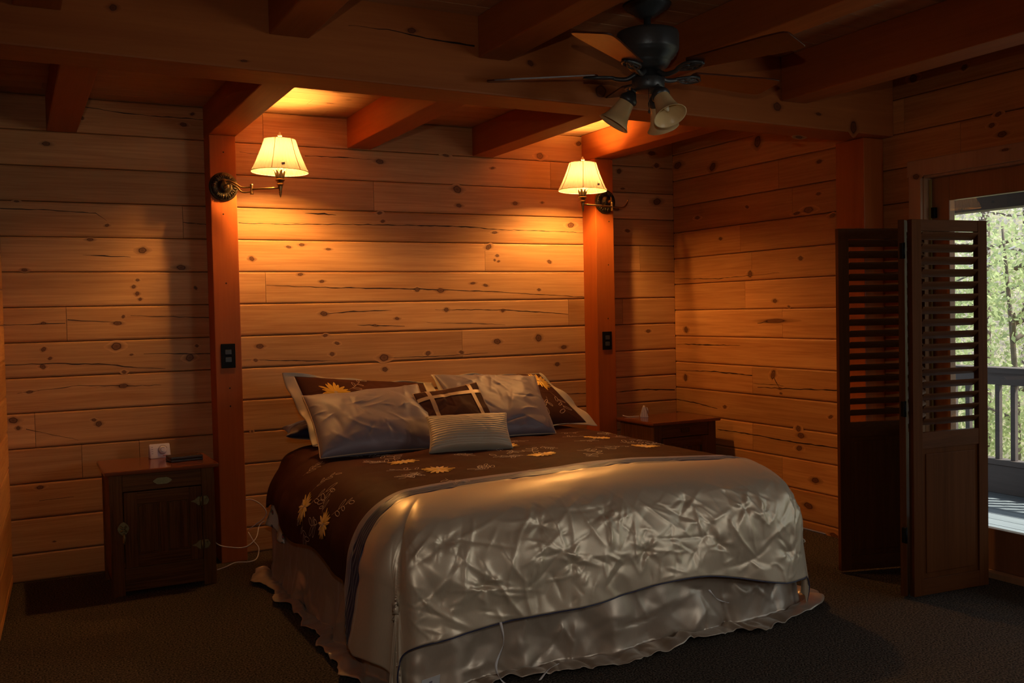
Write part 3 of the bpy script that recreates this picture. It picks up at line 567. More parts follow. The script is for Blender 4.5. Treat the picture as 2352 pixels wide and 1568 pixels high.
for i in range(5):
    a0 = math.radians([.7, -71.3, -143.3, -215.3, 72.7][i]); pitch = math.radians(-10.5)
    X = Matrix.Translation((FX, FY, 2.325)) @ Matrix.Rotation(a0, 4, 'Z') @ Matrix.Rotation(pitch, 4, 'X')
    o_ = [(.215, -.050), (.205, -.035), (.205, .035), (.215, .050), (BL-.10, .077), (BL-.035, .079), (BL-.015, .076), (BL-.003, .066), (BL, .055), (BL, -.055), (BL-.003, -.066), (BL-.015, -.076), (BL-.035, -.079), (BL-.10, -.077)]
    mb = MB(); mb.prism(o_, X, .007, bev=.0015); b_ = mb.build('blade', M_blade, fan)
    mb = MB()      # cast scrollwork iron
    Xi = Matrix.Translation((FX, FY, 2.325)) @ Matrix.Rotation(a0, 4, 'Z'); dn = lambda x, y, z: (Xi @ Matrix.Rotation(pitch*min(1, max(0, (x-.1)/.12)), 4, 'X')) @ Vector((x, y, z))
    mb.tube([dn(.050, 0, -.004), dn(.085, 0, -.022), (dn(.125, 0, -.020)), dn(.150, 0, -.012)], lambda u: .011-.003*u, 10)
    for sg in (-1, 1):
        mb.tube([dn(.135, 0, -.014), dn(.165, .022*sg, -.012), dn(.205, .034*sg, -.010), dn(.240, .024*sg, -.009), dn(.262, .004*sg, -.009)], .0060, 8)
        mb.tube([dn(.150, .004*sg, -.014), dn(.180, .020*sg, -.014), dn(.205, .016*sg, -.013), dn(.200, .006*sg, -.013), dn(.182, .008*sg, -.013)], .0045, 8)
        mb.tube([dn(.190, .003*sg, -.012), dn(.222, .012*sg, -.011), dn(.250, .002*sg, -.010)], .0045, 8)
    mb.tube([dn(.145, 0, -.015), dn(.20, 0, -.013), dn(.262, 0, -.009)], .005, 8)
    for q in ((.225, .020), (.225, -.020), (.255, 0)): mb.lathe([(.006, -.012), (.006, -.004), (0, -.003)], Xi @ Matrix.Rotation(pitch, 4, 'X') @ Matrix.Translation((q[0], q[1], 0)), 8)
    mb.build('blade_arm', M_bronze, fan)
def fan_light(az, tiltdeg, r0=.046, z0=2.262):
    d = Vector((math.cos(az), math.sin(az), 0)); p0 = Vector((FX, FY, z0))+d*r0; th = math.radians(tiltdeg)
    ax = (d*math.sin(th)+Vector((0, 0, -math.cos(th)))).normalized(); X = ax.to_track_quat('Z', 'Y').to_matrix().to_4x4(); X.translation = p0+d*.018+Vector((0, 0, -.016))
    mb = MB(); mb.tube([p0-d*.02+Vector((0, 0, .01)), p0+d*.008, X.translation+ax*.004], .012, 12)
    mb.lathe([(.012, -.004), (.020, .004), (.026, .014), (.036, .026), (.038, .038), (.034, .046), (.030, .048)], X, 28); mb.build('light_socket', M_bronze, fan)
    pr = [(.031, .036), (.033, .050), (.036, .066), (.040, .088), (.045, .108), (.052, .126), (.061, .140), (.067, .147)]
    mb = MB(); mb.shell(pr+[(.068, .1485), (.065, .1475)]+[(r-.003, z) for r, z in pr[::-1]], X, 72, squash=lambda a, z: 1+.008*math.sin(36*a)); s_ = mb.build('glass_shade', M_alab, fan)
    mb = MB(); mb.lathe([(.012, .04), (.013, .085), (.010, .09), (.012, .100), (.006, .118), (0, .124)], X, 14); mb.build('candle_bulb', M_ivory, fan)
fan_light(math.radians(-90), 33); fan_light(math.radians(150), 33); fan_light(math.radians(30), 33)
mb = MB()
for q, L_ in (((-.03, -.045), .10), ((.02, -.055), .07)):
    mb.tube([(FX+q[0], FY+q[1], 2.26), (FX+q[0], FY+q[1], 2.26-L_)], .0012, 6, smooth_path=False); mb.lathe([(0, -.012), (.004, -.008), (.004, .0), (0, .006)], Matrix.Translation((FX+q[0], FY+q[1], 2.26-L_)), 10)
mb.build('pull_chain', M_bronze, fan)

# ------------------------------------------------------------- icebox nightstands
def nightstand(x0, x1, y0, y1, ztop, hinge_right, lb, tagc):
    """x0,x1,y0,y1: table-top extents; front is y0"""
    t = thing('nightstand', lb, 'nightstand', ((x0+x1)/2, (y0+y1)/2, 0), 'icebox nightstands'); th = .022
    mb = MB(); mb.box((x0, y0, ztop-th), (x1, y1, ztop), bev=.008, off=tagc); mb.build('tabletop', M_top, t)
    a0, a1, b0, b1 = x0+.022, x1-.022, y0+.028, y1-.02; zt = ztop-th-.001; pw = .062
    def part(nm, p_, q_, m_=M_oak, bev=.003, of=0.): mb = MB(); mb.box(p_, q_, bev=bev, off=tagc+of); return mb.build(nm, m_, t)
    for xx in ((a0, a0+pw), (a1-pw, a1)): part('corner_post', (xx[0], b0, 0), (xx[1], b0+.03, zt), of=xx[0])
    for xx in ((a0, a0+.03), (a1-.03, a1)): part('corner_post', (xx[0], b1-.05, 0), (xx[1], b1, zt), of=xx[0])
    part('side_panel', (a0+.004, b0+.030, .07), (a0+.018, b1-.050, zt), bev=0, of=3); part('side_panel', (a1-.018, b0+.030, .07), (a1-.004, b1-.050, zt), bev=0, of=4); part('back_panel', (a0+.03, b1-.02, .07), (a1-.03, b1-.008, zt), bev=0, of=9)
    mb = MB(); zd1 = zt-.085; zd0 = .135
    mb.box((a0+pw, b0+.003, zd1), (a1-pw, b0+.026, zt), bev=.003, off=tagc+5); mb.build('upper_rail', M_oakx, t); mb = MB(); mb.box((a0+pw, b0+.003, .020), (a1-pw, b0+.026, zd0), bev=.003, off=tagc+6)
    mb.box((a0+pw-.001, b0+.001, .020), (a1-pw+.001, b0+.024, .060), bev=.004, off=tagc+6); mb.build('lower_rail', M_oakx, t)
    d0, d1 = a0+pw+.003, a1-pw-.003; yf = b0-.010; sw = .062
    mb = MB(); zb, zt2 = zd0+.003, zd1-.003; mid = (d0+d1)/2
    mb.box((d0, yf, zb), (d0+sw, yf+.022, zt2), bev=.003, off=tagc+7); mb.box((d1-sw, yf, zb), (d1, yf+.022, zt2), bev=.003, off=tagc+8); mb.box((mid-.019, yf+.003, zb+.05), (mid+.019, yf+.02, zt2-.05), bev=.003, off=tagc+2)
    mb.box((d0+.01, yf+.013, zb+.01), (d1-.01, yf+.019, zt2-.01), off=tagc+11)
    for p0, p1 in ((d0+sw, mid-.019), (mid+.019, d1-sw)):     # raised panels with arched shoulders
        n = 10; top = zt2-sw+.004; po = [(p0+.006, zb+sw+.006), (p1-.006, zb+sw+.006), (p1-.006, top-.02)]+[((p0+p1)/2+(p1-p0-.012)/2*math.cos(PI*i/n), top-.02+.014*math.sin(PI*i/n)) for i in range(1, n)]+[(p0+.006, top-.02)]
        mb.prism(po, frame(((0), yf+.013, 0), (1, 0, 0), (0, 0, 1)), .006, bev=.0025, off=tagc+p0)
    door = mb.build('door', M_oak, t)
    mb = MB(); mb.box((d0+sw-.002, yf+.001, zt2-sw), (d1-sw+.002, yf+.021, zt2), bev=.003, off=tagc+1); mb.build('door_rail', M_oakx, door); mb = MB(); mb.box((d0+sw-.002, yf+.001, zb), (d1-sw+.002, yf+.021, zb+sw), bev=.003, off=tagc+.5); mb.build('door_rail', M_oakx, door)
    s = 1 if hinge_right else -1; hx = d1 if hinge_right else d0
    for hz in (zt2-.075, zb+.075):
        mb = MB(); F_ = lambda q: frame((hx, yf-.002+q, hz), (s, 0, 0), (0, 0, 1))
        lf = [(-.010, -.024), (-.018, -.022), (-.026, -.014), (-.034, -.006), (-.048, -.004), (-.054, 0), (-.048, .004), (-.034, .006), (-.026, .014), (-.018, .022), (-.010, .024)]
        mb.prism(lf, F_(0), .004, bev=.001); mb.prism([(.008, -.024), (.026, -.022), (.034, -.010), (.038, 0), (.034, .010), (.026, .022), (.008, .024)], F_(.004), .004, bev=.001)
        mb.tube([(hx-.004*s, yf-.005, hz-.024), (hx-.004*s, yf-.005, hz+.024)], .006, 10, smooth_path=False)
        for q in (-.018, .022): mb.lathe([(.004, -.004), (.003, -.001), (0, 0)], Matrix.Translation((hx+q*s, yf-.004, hz+.010)) @ Matrix.Rotation(PI/2, 4, 'X'), 8)
        mb.build('hinge', M_brass_g, door)
    lx = d0-.006 if hinge_right else d1+.006; lz = (zb+zt2)/2+.012
    mb = MB(); F_ = frame((lx, yf-.003, lz), (1, 0, 0), (0, 0, 1))
    mb.prism([(.026*math.cos(2*PI*i/20)*(1+.08*math.cos(8*PI*i/20)), .032*math.sin(2*PI*i/20)*(1+.08*math.cos(8*PI*i/20))) for i in range(20)], F_, .006, bev=.0015)
    mb.tube([(lx-.014, yf-.008, lz+.012), (lx, yf-.016, lz+.002), (lx+.014, yf-.008, lz+.012)], .005, 8); mb.tube([(lx-.014, yf-.008, lz-.012), (lx+.002, yf-.014, lz-.006), (lx+.014, yf-.008, lz-.014)], .005, 8)
    mb.tube([(lx+.002, yf-.010, lz-.02), (lx+.003, yf-.018, lz-.045), (lx+.001, yf-.014, lz-.075)], lambda u: .004+.004*math.sin(PI*u), 10); mb.build('latch', M_brass_g, door)
    mb = MB(); cx = (x0+x1)/2; cz = zt-.045
    if hinge_right: mb.prism([(.044*math.cos(2*PI*i/28)*(1+.07*math.cos(12*PI*i/28)), .017*math.sin(2*PI*i/28)*(1+.10*math.cos(12*PI*i/28))) for i in range(28)], frame((cx, b0+.001, cz), (1, 0, 0), (0, 0, 1)), .004, bev=.001)
    else: mb.box((cx-.032, b0-.001, cz-.013), (cx+.036, b0+.004, cz+.013), bev=.0015)
    mb.build('nameplate', M_brass_g if hinge_right else M_plate, t)
    return t
nightstand(-3.868, -3.325, -.58, -.12, .622, True, 'dark oak icebox-style nightstand left of the bed, holding the wallet', 1)
nightstand(-.635, -.090, -.60, -.17, .632, False, 'dark oak icebox-style nightstand right of the bed, in the room corner', 2)

def controller(x, y, z, rz, lb, dial=True):
    t = thing('blanket_controller', lb, 'controller', (x, y, z), 'electric blanket controllers'); X = T((x, y, z+.0005), rz)
    mb = MB(); w_ = .052; tri = [(-.028, 0), (.028, 0), (.010, .062), (.004, .074), (-.004, .074), (-.012, .058)]   # wedge profile in (y, z)
    vs = [X @ Vector((sx*w_, a, b)) for sx in (-1, 1) for a, b in tri]; n = len(tri)
    t_ = bmesh.new(); bv = [t_.verts.new(v) for v in vs]; t_.faces.new(bv[:n]); t_.faces.new(bv[n:][::-1])
    for i in range(n): t_.faces.new((bv[i], bv[n+i], bv[n+(i+1) % n], bv[(i+1) % n]))
    bmesh.ops.bevel(t_, geom=list(t_.edges), offset=.003, segments=2, affect='EDGES'); bmesh.ops.recalc_face_normals(t_, faces=list(t_.faces)); t_.verts.index_update()
    mb.add([q.co.copy() for q in t_.verts], [[q.index for q in f.verts] for f in t_.faces]); t_.free(); mb.build('housing', M_white, t)
    nrm = Vector((0, -.062, .016)).normalized(); FF = X @ frame((.014, -.0195, .043), (1, 0, 0), Vector((0, .016, .062)))
    mb = MB(); mb.lathe([(.022, 0), (.021, .003), (.018, .007), (.017, .008), (0, .008)], FF, 28); d_ = mb.build('dial', M_white, t)
    mb = MB(); mb.tube([FF @ Vector((.024*math.cos(a), .024*math.sin(a), .001)) for a in [PI*(.1+1.5*i/16) for i in range(17)]], .0011, 6); mb.build('dial_scale', M_grey, t); mb = MB(); mb.tube([FF @ Vector((.012*math.cos(a), .012*math.sin(a), .0085)) for a in [PI*(.3+1.2*i/12) for i in range(13)]], .0012, 6)
    for i in range(4): mb.box((-.058, -.018+i*.011, .0003), (-.050, -.015+i*.011, .0012), X=FF)
    mb.build('dial_marks', M_grey, t)
    mb = MB(); mb.box((-.003, -.0330, .0003), (.021, -.0290, .0012), X=FF); mb.build('printed_bar', M_red, t)
    for k in range(3):
        f_ = -.028+.056*(k+1)/4; mb = MB(); mb.box((w_+.0002, f_-.001, .006), (w_+.001, f_+.001, .05-.9*abs(f_)), X=X); mb.build('vent_slot', M_grey, t); mb = MB(); mb.box((-w_-.001, f_-.001, .006), (-w_-.0002, f_+.001, .05-.9*abs(f_)), X=X); mb.build('vent_slot', M_grey, t)
controller(-3.562, -.20, .622, math.radians(4), 'white dial controller standing on the left nightstand beside the wallet')
controller(-.470, -.265, .632, math.radians(56), 'white wedge-shaped controller on the right nightstand, seen end-on')
t = thing('wallet', 'dark brown closed leather wallet on the left nightstand top', 'wallet', (-3.47, -.36, .622)); X = T((-3.462, -.375, .6225), math.radians(6))
mb = MB(); mb.box((-.082, -.058, 0), (.082, .058, .013), bev=.005, X=X); mb.box((-.081, -.058, .0135), (.081, .057, .028), bev=.006, X=X); mb.build('cover', M_leath, t)
mb = MB(); mb.lathe([(.005, 0), (.004, .002), (0, .0025)], X @ Matrix.Translation((.062, -.02, .028)), 10); mb.build('snap', M_brass, t); mb = MB(); mb.lathe([(.004, 0), (.003, .002), (0, .0025)], X @ Matrix.Translation((.020, -.035, .028)), 10); mb.build('snap', M_brass, t)
def cord(name, pts, lb, grp='white cords', r=.0028):
    mb = MB(); mb.tube(pts, r, 8); tag(mb.build(name, M_cord), lb, 'cord', None)
cord('power_cord', [(-3.315, -.05, .155), (-3.28, -.10, .12), (-3.26, -.19, .108), (-3.19, -.19, .088), (-3.12, -.19, .083), (-3.06, -.17, .12), (-3.03, -.12, .175), (-3.0, -.12, .20)], 'white cord crossing the foot of the left post from the nightstand to the bed')
cord('power_cord', [(-3.30, -.30, .004), (-3.25, -.27, .006), (-3.19, -.25, .018), (-3.12, -.25, .012), (-3.07, -.22, .018), (-3.045, -.16, .060), (-3.06, -.10, .090), (-3.075, -.04, .130)], 'white cord lying on the carpet in front of the left post')
cord('power_cord', [(-3.10, -.04, .315), (-3.06, -.06, .320), (-3.02, -.10, .30), (-2.99, -.13, .255), (-3.0, -.10, .21), (-3.05, -.06, .165), (-3.07, -.03, .14)], 'white cord looping between left post and mattress')
cord('power_cord', [(-.60, -.20, .645), (-.57, -.215, .6352), (-.53, -.235, .6352), (-.50, -.25, .637)], 'short white cord on the right nightstand behind the controller')

# ------------------------------------------------------------- folding louvered shutters
def panel(name, p0, p1, Ht, root, z0=.012):
    """one leaf from p0 to p1 (plan), hinged edges; louvres above, flat panel below"""
    p0 = Vector((p0[0], p0[1], 0)); p1 = Vector((p1[0], p1[1], 0)); d = (p1-p0); W = d.length; X = frame(p0, d, (0, 0, 1)); X = X @ Matrix.Identity(4)   # local x along, y up, z normal
    th = .028; st = .058; zb = .765
    def bb(mb, x0, y0, x1, y1, t0=-th/2, t1=th/2, bev=.002, off=0.): mb.box((x0, y0, t0), (x1, y1, t1), bev=bev, X=X, off=off)
    mb = MB(); bb(mb, st-.004, z0+.07, W-st+.004, zb-.07, -.004, .004); bb(mb, st+.022, z0+.099, W-st-.022, zb-.099, -.009, .009, bev=.005); pl = mb.build('shutter_panel', M_shut, root)
    for q0, q1 in ((0, st), (W-st, W)): mb = MB(); bb(mb, q0, z0, q1, Ht, off=p0.x*3+q0); mb.build('stile', M_shut, pl)
    for q0, q1 in ((z0, z0+.075), (zb-.075, zb), (Ht-.052, Ht)): mb = MB(); bb(mb, st-.002, q0, W-st+.002, q1, -.0125, .0125); mb.build('rail', M_shx, pl)
    n = 16; zz0 = zb+.012; zz1 = Ht-.052; step = (zz1-zz0)/n
    for i in range(n):
        zc = zz0+step*(i+.62); Y = X @ Matrix.Translation((W/2, zc, 0)) @ Matrix.Rotation(math.radians(SL), 4, 'X')
        mb = MB(); hw = (W-2*st)/2-.003
        pr = [(-.026, 0), (-.018, .0032), (0, .0045), (.018, .0032), (.026, 0), (.018, -.0032), (0, -.0045), (-.018, -.0032)]; m_ = len(pr)
        vs = [Y @ Vector((sx*hw, b, a)) for sx in (-1, 1) for a, b in pr]; fs = [tuple(range(m_))[::-1], tuple(range(m_, 2*m_))]+[(k, m_+k, m_+(k+1) % m_, (k+1) % m_) for k in range(m_)]
        fs = [f[::-1] for f in fs]; mb.add(vs, fs, off=i*1.7+p0.x); lv = mb.build('louver', M_shx, pl)
    for i in range(n):
        zc = zz0+step*(i+.62)
        for xx in (st-.001, W-st+.001): mb = MB(); mb.lathe([(.004, -.005), (.004, .005)], X @ Matrix.Translation((xx, zc, .0)) @ Matrix.Rotation(PI/2, 4, 'Y'), 8); mb.build('louver_pin', M_black, pl)
    return pl
SL = -42
scr = thing('louvered_shutter', 'dark wood folding louvered shutter standing in front of the glass door', 'shutter', (-.35, -2.35, 0))
PA0, PA1, PM0, PM1, PB0, PB1 = (-.548, -2.066), (-.122, -2.190), (-.122, -2.232), (-.622, -2.520)[:2], (-.604, -2.556), (-.140, -2.594)
panel('a', PA0, PA1, 1.742, scr); panel('m', (-.128, -2.240), (-.628, -2.530), 1.742, scr); panel('b', PB0, PB1, 1.742, scr)
for z in (.30, .88, 1.60): mb = MB(); mb.box((-.650, -2.556, z-.035), (-.632, -2.538, z+.035), bev=.002); mb.tube([(-.641, -2.556, z-.036), (-.641, -2.556, z+.036)], .006, 8, smooth_path=False); mb.build('hinge', M_black, scr)

# ------------------------------------------------------------- glass patio door
mb = MB(); Y0, Y1, ZT = -4.05, -2.13, 2.02
for a, b in (((-.018, Y1-.004, 0), (.0, Y1+.072, ZT+.075)), ((-.018, Y0-.072, 0), (.0, Y0+.004, ZT+.075)), ((-.020, Y0-.085, ZT), (.0, Y1+.080, ZT+.085))): mb.box(a, b, bev=.004, off=a[1])
for k in ((-2.11, 2.02, .022, .016), (-2.62, 2.08, .02, .008)): knot(mb, lambda s, d, z: Vector((-.021-d, s, z)), *k, r_)
tr_ = mb.build('trim_1', M_trim, kind='structure')
mb = MB()
for a, b in (((.0, Y0, -.03), (.13, Y1, .029)), ((.0, Y1-.012, 0), (.13, Y1+.004, ZT)), ((.0, Y0-.004, 0), (.13, Y0+.012, ZT)), ((.0, Y0, ZT-.012), (.13, Y1, ZT+.004)), ): mb.box(a, b, bev=.002, off=a[1])
dj = mb.build('door_1', M_trim, kind='structure')
M_sash = wood('door_sash_pine', (0.34, 0.155, 0.070), (0.22, 0.090, 0.036), 2, rough=0.4)
def sash(y0, y1, x, gy0):
    mb = MB(); zt = ZT-.012; st = .092
    mb.box((x, y0, .03), (x+.042, y0+st, zt), bev=.004, off=1); mb.box((x, y1-st-.015, .03), (x+.042, y1, zt), bev=.004, off=2)
    mb.box((x, y0+st, .03), (x+.042, y1-st-.015, .235), bev=.004, off=3); mb.box((x, y0+st, zt-.125), (x+.042, y1-st-.015, zt), bev=.004, off=4)
    s_ = mb.build('door_sash', M_sash, dj); mb = MB(); ya, yb_ = y0+st-.005, y1-st-.010; xa, xb = x+.037, x+.037-.0419*(yb_-ya)
    mb.hexa([(xa, ya, .23), (xa+.003, ya, .23), (xb+.003, yb_, .23), (xb, yb_, .23), (xa, ya, zt-.12), (xa+.003, ya, zt-.12), (xb+.003, yb_, zt-.12), (xb, yb_, zt-.12)]); mb.build('door_glass', M_glass, s_)
sash(-3.10, -2.150, .045, 0); sash(-4.03, -3.06, .090, 0)
mb = MB(); mb.box((.020, -2.185, 1.800), (.046, -2.165, 1.855), bev=.003); mb.build('door_latch', M_black, dj)
mb = MB(); mb.box((.028, -2.160, .03), (.036, -2.148, 2.0)); mb.build('weather_strip', mat('weather_strip', (0.32, 0.26, 0.08), 0.6), dj)

# ------------------------------------------------------------- sampled surface that patterns can be laid on
class Surf:
    def __init__(s, P):
        s.P = P; du = np.gradient(P, axis=0); dv = np.gradient(P, axis=1); n = np.cross(du, dv); s.N = n/np.maximum(np.linalg.norm(n, axis=2, keepdims=True), 1e-9); s.sg = 1
    def at(s, u, v, h=.002):
        ni, nj = s.P.shape[:2]; x = min(max(u, 0), 1)*(ni-1); y = min(max(v, 0), 1)*(nj-1); i = min(int(x), ni-2); j = min(int(y), nj-2); a = x-i; b = y-j
        f = lambda A: A[i, j]*(1-a)*(1-b)+A[i+1, j]*a*(1-b)+A[i, j+1]*(1-a)*b+A[i+1, j+1]*a*b
        return f(s.P)+f(s.N)*h*s.sg
def strip(mb, f, pts, w_, mi=0, closed=False):
    """flat ribbon along 2-D points; f maps 2-D to the surface"""
    n = len(pts); vs = []
    for i in range(n):
        p = pts[i]; q = pts[(i+1) % n] if (closed or i < n-1) else pts[i]; o = pts[i-1] if (closed or i > 0) else pts[i]
        dx, dy = q[0]-o[0], q[1]-o[1]; L_ = math.hypot(dx, dy) or 1; ww = w_*(1 if closed else (0.35+0.65*math.sin(PI*i/(n-1)))); vs += [f(p[0]-dy/L_*ww/2, p[1]+dx/L_*ww/2), f(p[0]+dy/L_*ww/2, p[1]-dx/L_*ww/2)]
    m_ = n if closed else n-1
    mb.add([tuple(v) for v in vs], [(2*i, 2*i+1, (2*i+3) % (2*n), (2*i+2) % (2*n)) for i in range(m_)], mi)
def petal(mb, f, c, ang, r0, r1, w_, mi=0):
    n = 7; L_ = []; ca, sa = math.cos(ang), math.sin(ang)
    for i in range(n+1):
        t = i/n; r = r0+(r1-r0)*t; ww = w_*math.sin(PI*min(1, t*.86+.07))**.8; L_.append((r, ww))
    vs = []
    for r, ww in L_: vs += [f(c[0]+ca*r-sa*ww/2, c[1]+sa*r+ca*ww/2), f(c[0]+ca*r, c[1]+sa*r, .004), f(c[0]+ca*r+sa*ww/2, c[1]+sa*r-ca*ww/2)]
    fs = [q for i in range(n) for q in ((3*i, 3*i+1, 3*i+4, 3*i+3), (3*i+1, 3*i+2, 3*i+5, 3*i+4))]
    mb.add([tuple(v) for v in vs], fs, mi)
def flower(mb, f, c, R, r, n=15, sx=1.0):
    g = lambda x, y, h=.0025: f(c[0]+(x-c[0])*sx, y, h)
    for k in range(n):
        a = 2*PI*k/n+r.uniform(-.08, .08); petal(mb, g, c, a, R*.12, R*r.uniform(.78, 1.08), R*.215, 0)
    for k in range(8): a = 2*PI*k/8; petal(mb, g, c, a, 0, R*.14, R*.10, 1)
def sprig(mb, f, c, ang, L_, r):
    n = 12; bend = r.uniform(-.5, .5); pts = []
    for i in range(n): t = i/(n-1); a = ang+bend*t; pts.append((c[0]+math.cos(a)*L_*t, c[1]+math.sin(a)*L_*t))
    strip(mb, f, pts, .0022, 2)
    for i in (3, 5, 7, 9, 11):
        p = pts[i]; s_ = 1 if i % 4 == 1 else -1; a = ang+bend*i/n+s_*r.uniform(.5, 1.1); l = r.uniform(.034, .062); w_ = l*.34; lp = []
        for k in range(14): q = 2*PI*k/14; x = l*(.5-.5*math.cos(q)); y = w_/2*math.sin(q); lp.append((p[0]+math.cos(a)*x-math.sin(a)*y, p[1]+math.sin(a)*x+math.cos(a)*y))
        strip(mb, f, lp, .0030, 1, True)

# ------------------------------------------------------------- bed
bed = thing('bed', 'king-size mattress and box spring between the two posts under the comforter', 'bed', (-2.09, -1.40, 0))
mb = MB(); mb.box((-2.97, -2.34, .34), (-1.18, -.56, .585), bev=.05); mb.build('mattress', M_lining, bed)
mb = MB(); mb.box((-2.97, -2.33, .12), (-1.18, -.50, .335), bev=.02); mb.build('box_spring', M_lining, bed)
for x in (-2.9, -2.09, -1.28):
    for y in (-2.2, -.6): mb = MB(); mb.box((x-.03, y-.03, 0), (x+.03, y+.03, .12), bev=.004); mb.build('bed_foot', M_black, bed)
NU, NV = 430, 400
XL, XR, RL, RR, YF, RF, YH, ZB = -2.86, -1.34, .27, .27, -2.19, .30, -.62, .668
def side(s, r, fl):
    """s: cloth length past the edge -> outward, drop"""
    s = np.maximum(s, 0); q = r*PI/2; th = np.minimum(s, q)/r; ex = np.maximum(s-q, 0)
    return r*np.sin(th)+ex*fl, r*(1-np.cos(th))+ex*math.sqrt(1-fl*fl)
U, V = np.meshgrid(np.linspace(0, 1, NU), np.linspace(0, 1, NV), indexing='ij')
ss = lambda x, a, b: np.clip((x-a)/(b-a), 0, 1)**2*(3-2*np.clip((x-a)/(b-a), 0, 1))
Bn = -.46-V*(2.19+.60-.46)
aL = XL-(.47+.02*np.sin(Bn*9)+.26*ss(-Bn, 1.98, 2.20)+.05*ss(Bn, -1.1, -.6)*-1)
aR = XR+.56
Aa = aL+(aR-aL)*U
bF = YF-(.655-.06*np.sin(PI*ss(U, .15, .9))+.05*ss(U, .88, 1.0)+.02*np.sin(U*17))
Bb = -.46+(bF+.46)*V
oxl, dxl = side(XL-Aa, RL, .10); oxr, dxr = side(Aa-XR, RR, .10); oyf, dyf = side(YF-Bb, RF, .10); oyh, dyh = side(Bb-YH, .16, .0)
ox = oxl+oxr; oy = oyf; uu = ox/RL; vv = oy/RF; n_ = np.sqrt(uu**2+vv**2)+1e-6; k_ = (np.maximum(uu, vv)/n_)**.75; k_ = np.where((uu > 0) & (vv > 0), k_, 1)
cx_ = np.clip(Aa, XL, XR); cy_ = np.clip(Bb, YF, YH)
X_ = cx_+(oxr-oxl)*k_; Y_ = cy_-oyf*k_+oyh
dx_ = dxl+dxr; Z_ = ZB-(dx_**2.2+dyf**2.2)**(1/2.2)-dyh*.5
X_ += .055*ss(Bb, -1.15, -.5)*ss(dxl, 0, .1)
Z_ += .022*np.sin(PI*np.clip((Aa-XL)/(XR-XL), 0, 1))*ss(-Bb, .5, 1.2)
# corner folds and hem waves
cr_ = ss(uu*vv, .35, 1.0); ang_ = np.arctan2(vv, uu); wave = .026*cr_*np.sin(ang_*7)
hem = ss(dx_+dyf, .30, .55); wave += hem*(.012*np.sin(Aa*13+1)*(dyf > dx_)+.012*np.sin(Bb*11)*(dx_ >= dyf))
P0 = np.stack([X_, Y_, Z_], axis=2)
S0 = Surf(P0); Nn = S0.N
if Nn[NU//2, NV//3, 2] < 0: Nn = -Nn
la, lb = 2.55, 2.35; front = ss(dyf, .03, .16); top = 1-ss(dyf+dx_, .0, .12); sideL = ss(dxl, .03, .15)*(1-front)
F1 = blur(facets(NU, NV, la, lb, .150, 21, .8), 2); F2 = blur(facets(NU, NV, la, lb, .066, 22, .75), 1)
C1 = creases(NU, NV, la, lb, 150, 5, .10, .38, .0075, area=(.35, 2.2, 1.78, 2.28)); C2 = creases(NU, NV, la, lb, 260, 6, .04, .14, .005, area=(.2, 2.4, 1.72, 2.35)); C3 = creases(NU, NV, la, lb, 110, 9, .08, .24, .010, area=(.3, 2.3, 0, 1.6))
# gathered tufts with puckers radiating from them
ga = np.linspace(0, la, NU)[:, None]; gb = np.linspace(0, lb, NV)[None, :]; tuft = np.zeros((NU, NV)); rt = np.random.default_rng(4)
for i in range(6):
    for j in range(3):
        a0 = .48+i*.32+(j % 2)*.15+rt.uniform(-.05, .05); b0 = 1.86+j*.17+rt.uniform(-.03, .03); r = np.sqrt((ga-a0)**2+(gb-b0)**2); th = np.arctan2(gb-b0, ga-a0)
        ph = rt.uniform(0, 6.28); m_ = int(rt.integers(4, 7)); tuft += -.013*np.exp(-(r/.022)**2)+.010*np.exp(-r/.055)*np.abs(np.cos(th*m_/2+ph))**6*(1-np.exp(-(r/.018)**2))
big = np.zeros((NU, NV))
for i in range(8): ph = rt.uniform(0, 6.28, 2); kx, ky = rt.uniform(3, 9, 2); big += np.sin(ga*kx+ph[0])*np.sin(gb*ky+ph[1])/8
DEF = (.22, 1.0)
lc = ss(U, .10, .26)      # the left corner hangs smoother
Wr = front*lc*(.0108*F1+.0056*F2+.0062*C1+.0042*C2+tuft*.95)+front*(1-lc)*(.007*F1+.002*F2+.003*C1)+top*(.0022*F1+.0008*F2+.0022*C3)+sideL*(.005*F1+.0016*F2)+.016*big*(1-.3*top)+ss(dyf, 0, .1)*.010
Wr *= 1-.85*ss(uu*vv, .25, .9)
Wr += wave
Wr += (1-ss(-Bb, 1.9, 2.0))*.004*np.abs(np.sin(Aa*PI/.21))*np.abs(np.sin(Bb*PI/.23))*1.3     # quilted puff of the brown panel
jB0, jB1, jB2 = (int(np.argmin(np.abs(Bb[NU//2]-q))) for q in (-2.030, -2.078, -2.165))
jj = np.arange(NV)[None, :]; inb = ((jj >= jB1) & (jj <= jB2)); Wr += inb*(.0022*np.sin(jj*1.9+np.sin(ga*16)*2.5+np.sin(ga*41)*1.0))
Wr += ((jj >= jB0) & (jj <= jB2))*.003
P1 = P0+Nn*Wr[:, :, None]
P1[:, :, 2] = np.maximum(P1[:, :, 2], .014+.006*np.sin(ga*40))
com = thing('comforter', 'king comforter with brown floral panel, blue band and champagne satin foot panel', 'comforter', (-2.09, -1.40, .60))
def cpanel(name, j0, j1, m_):
    mb = MB(); mb.grid(P1[:, j0:j1+1]); o = mb.build(name, m_, com); return o
fp = cpanel('floral_panel', 0, jB0, M_brown); cpanel('mauve_band', jB0, jB1, M_mauve); cpanel('ruched_band', jB1, jB2, M_navy); sp = cpanel('satin_panel', jB2, NV-1, M_satin)
for o in (com.children if False else [c for c in bpy.data.objects if c.parent == com]): md = o.modifiers.new('thick', 'SOLIDIFY'); md.thickness = .012; md.offset = -1 if Nn is S0.N else 1
S1 = Surf(P1)
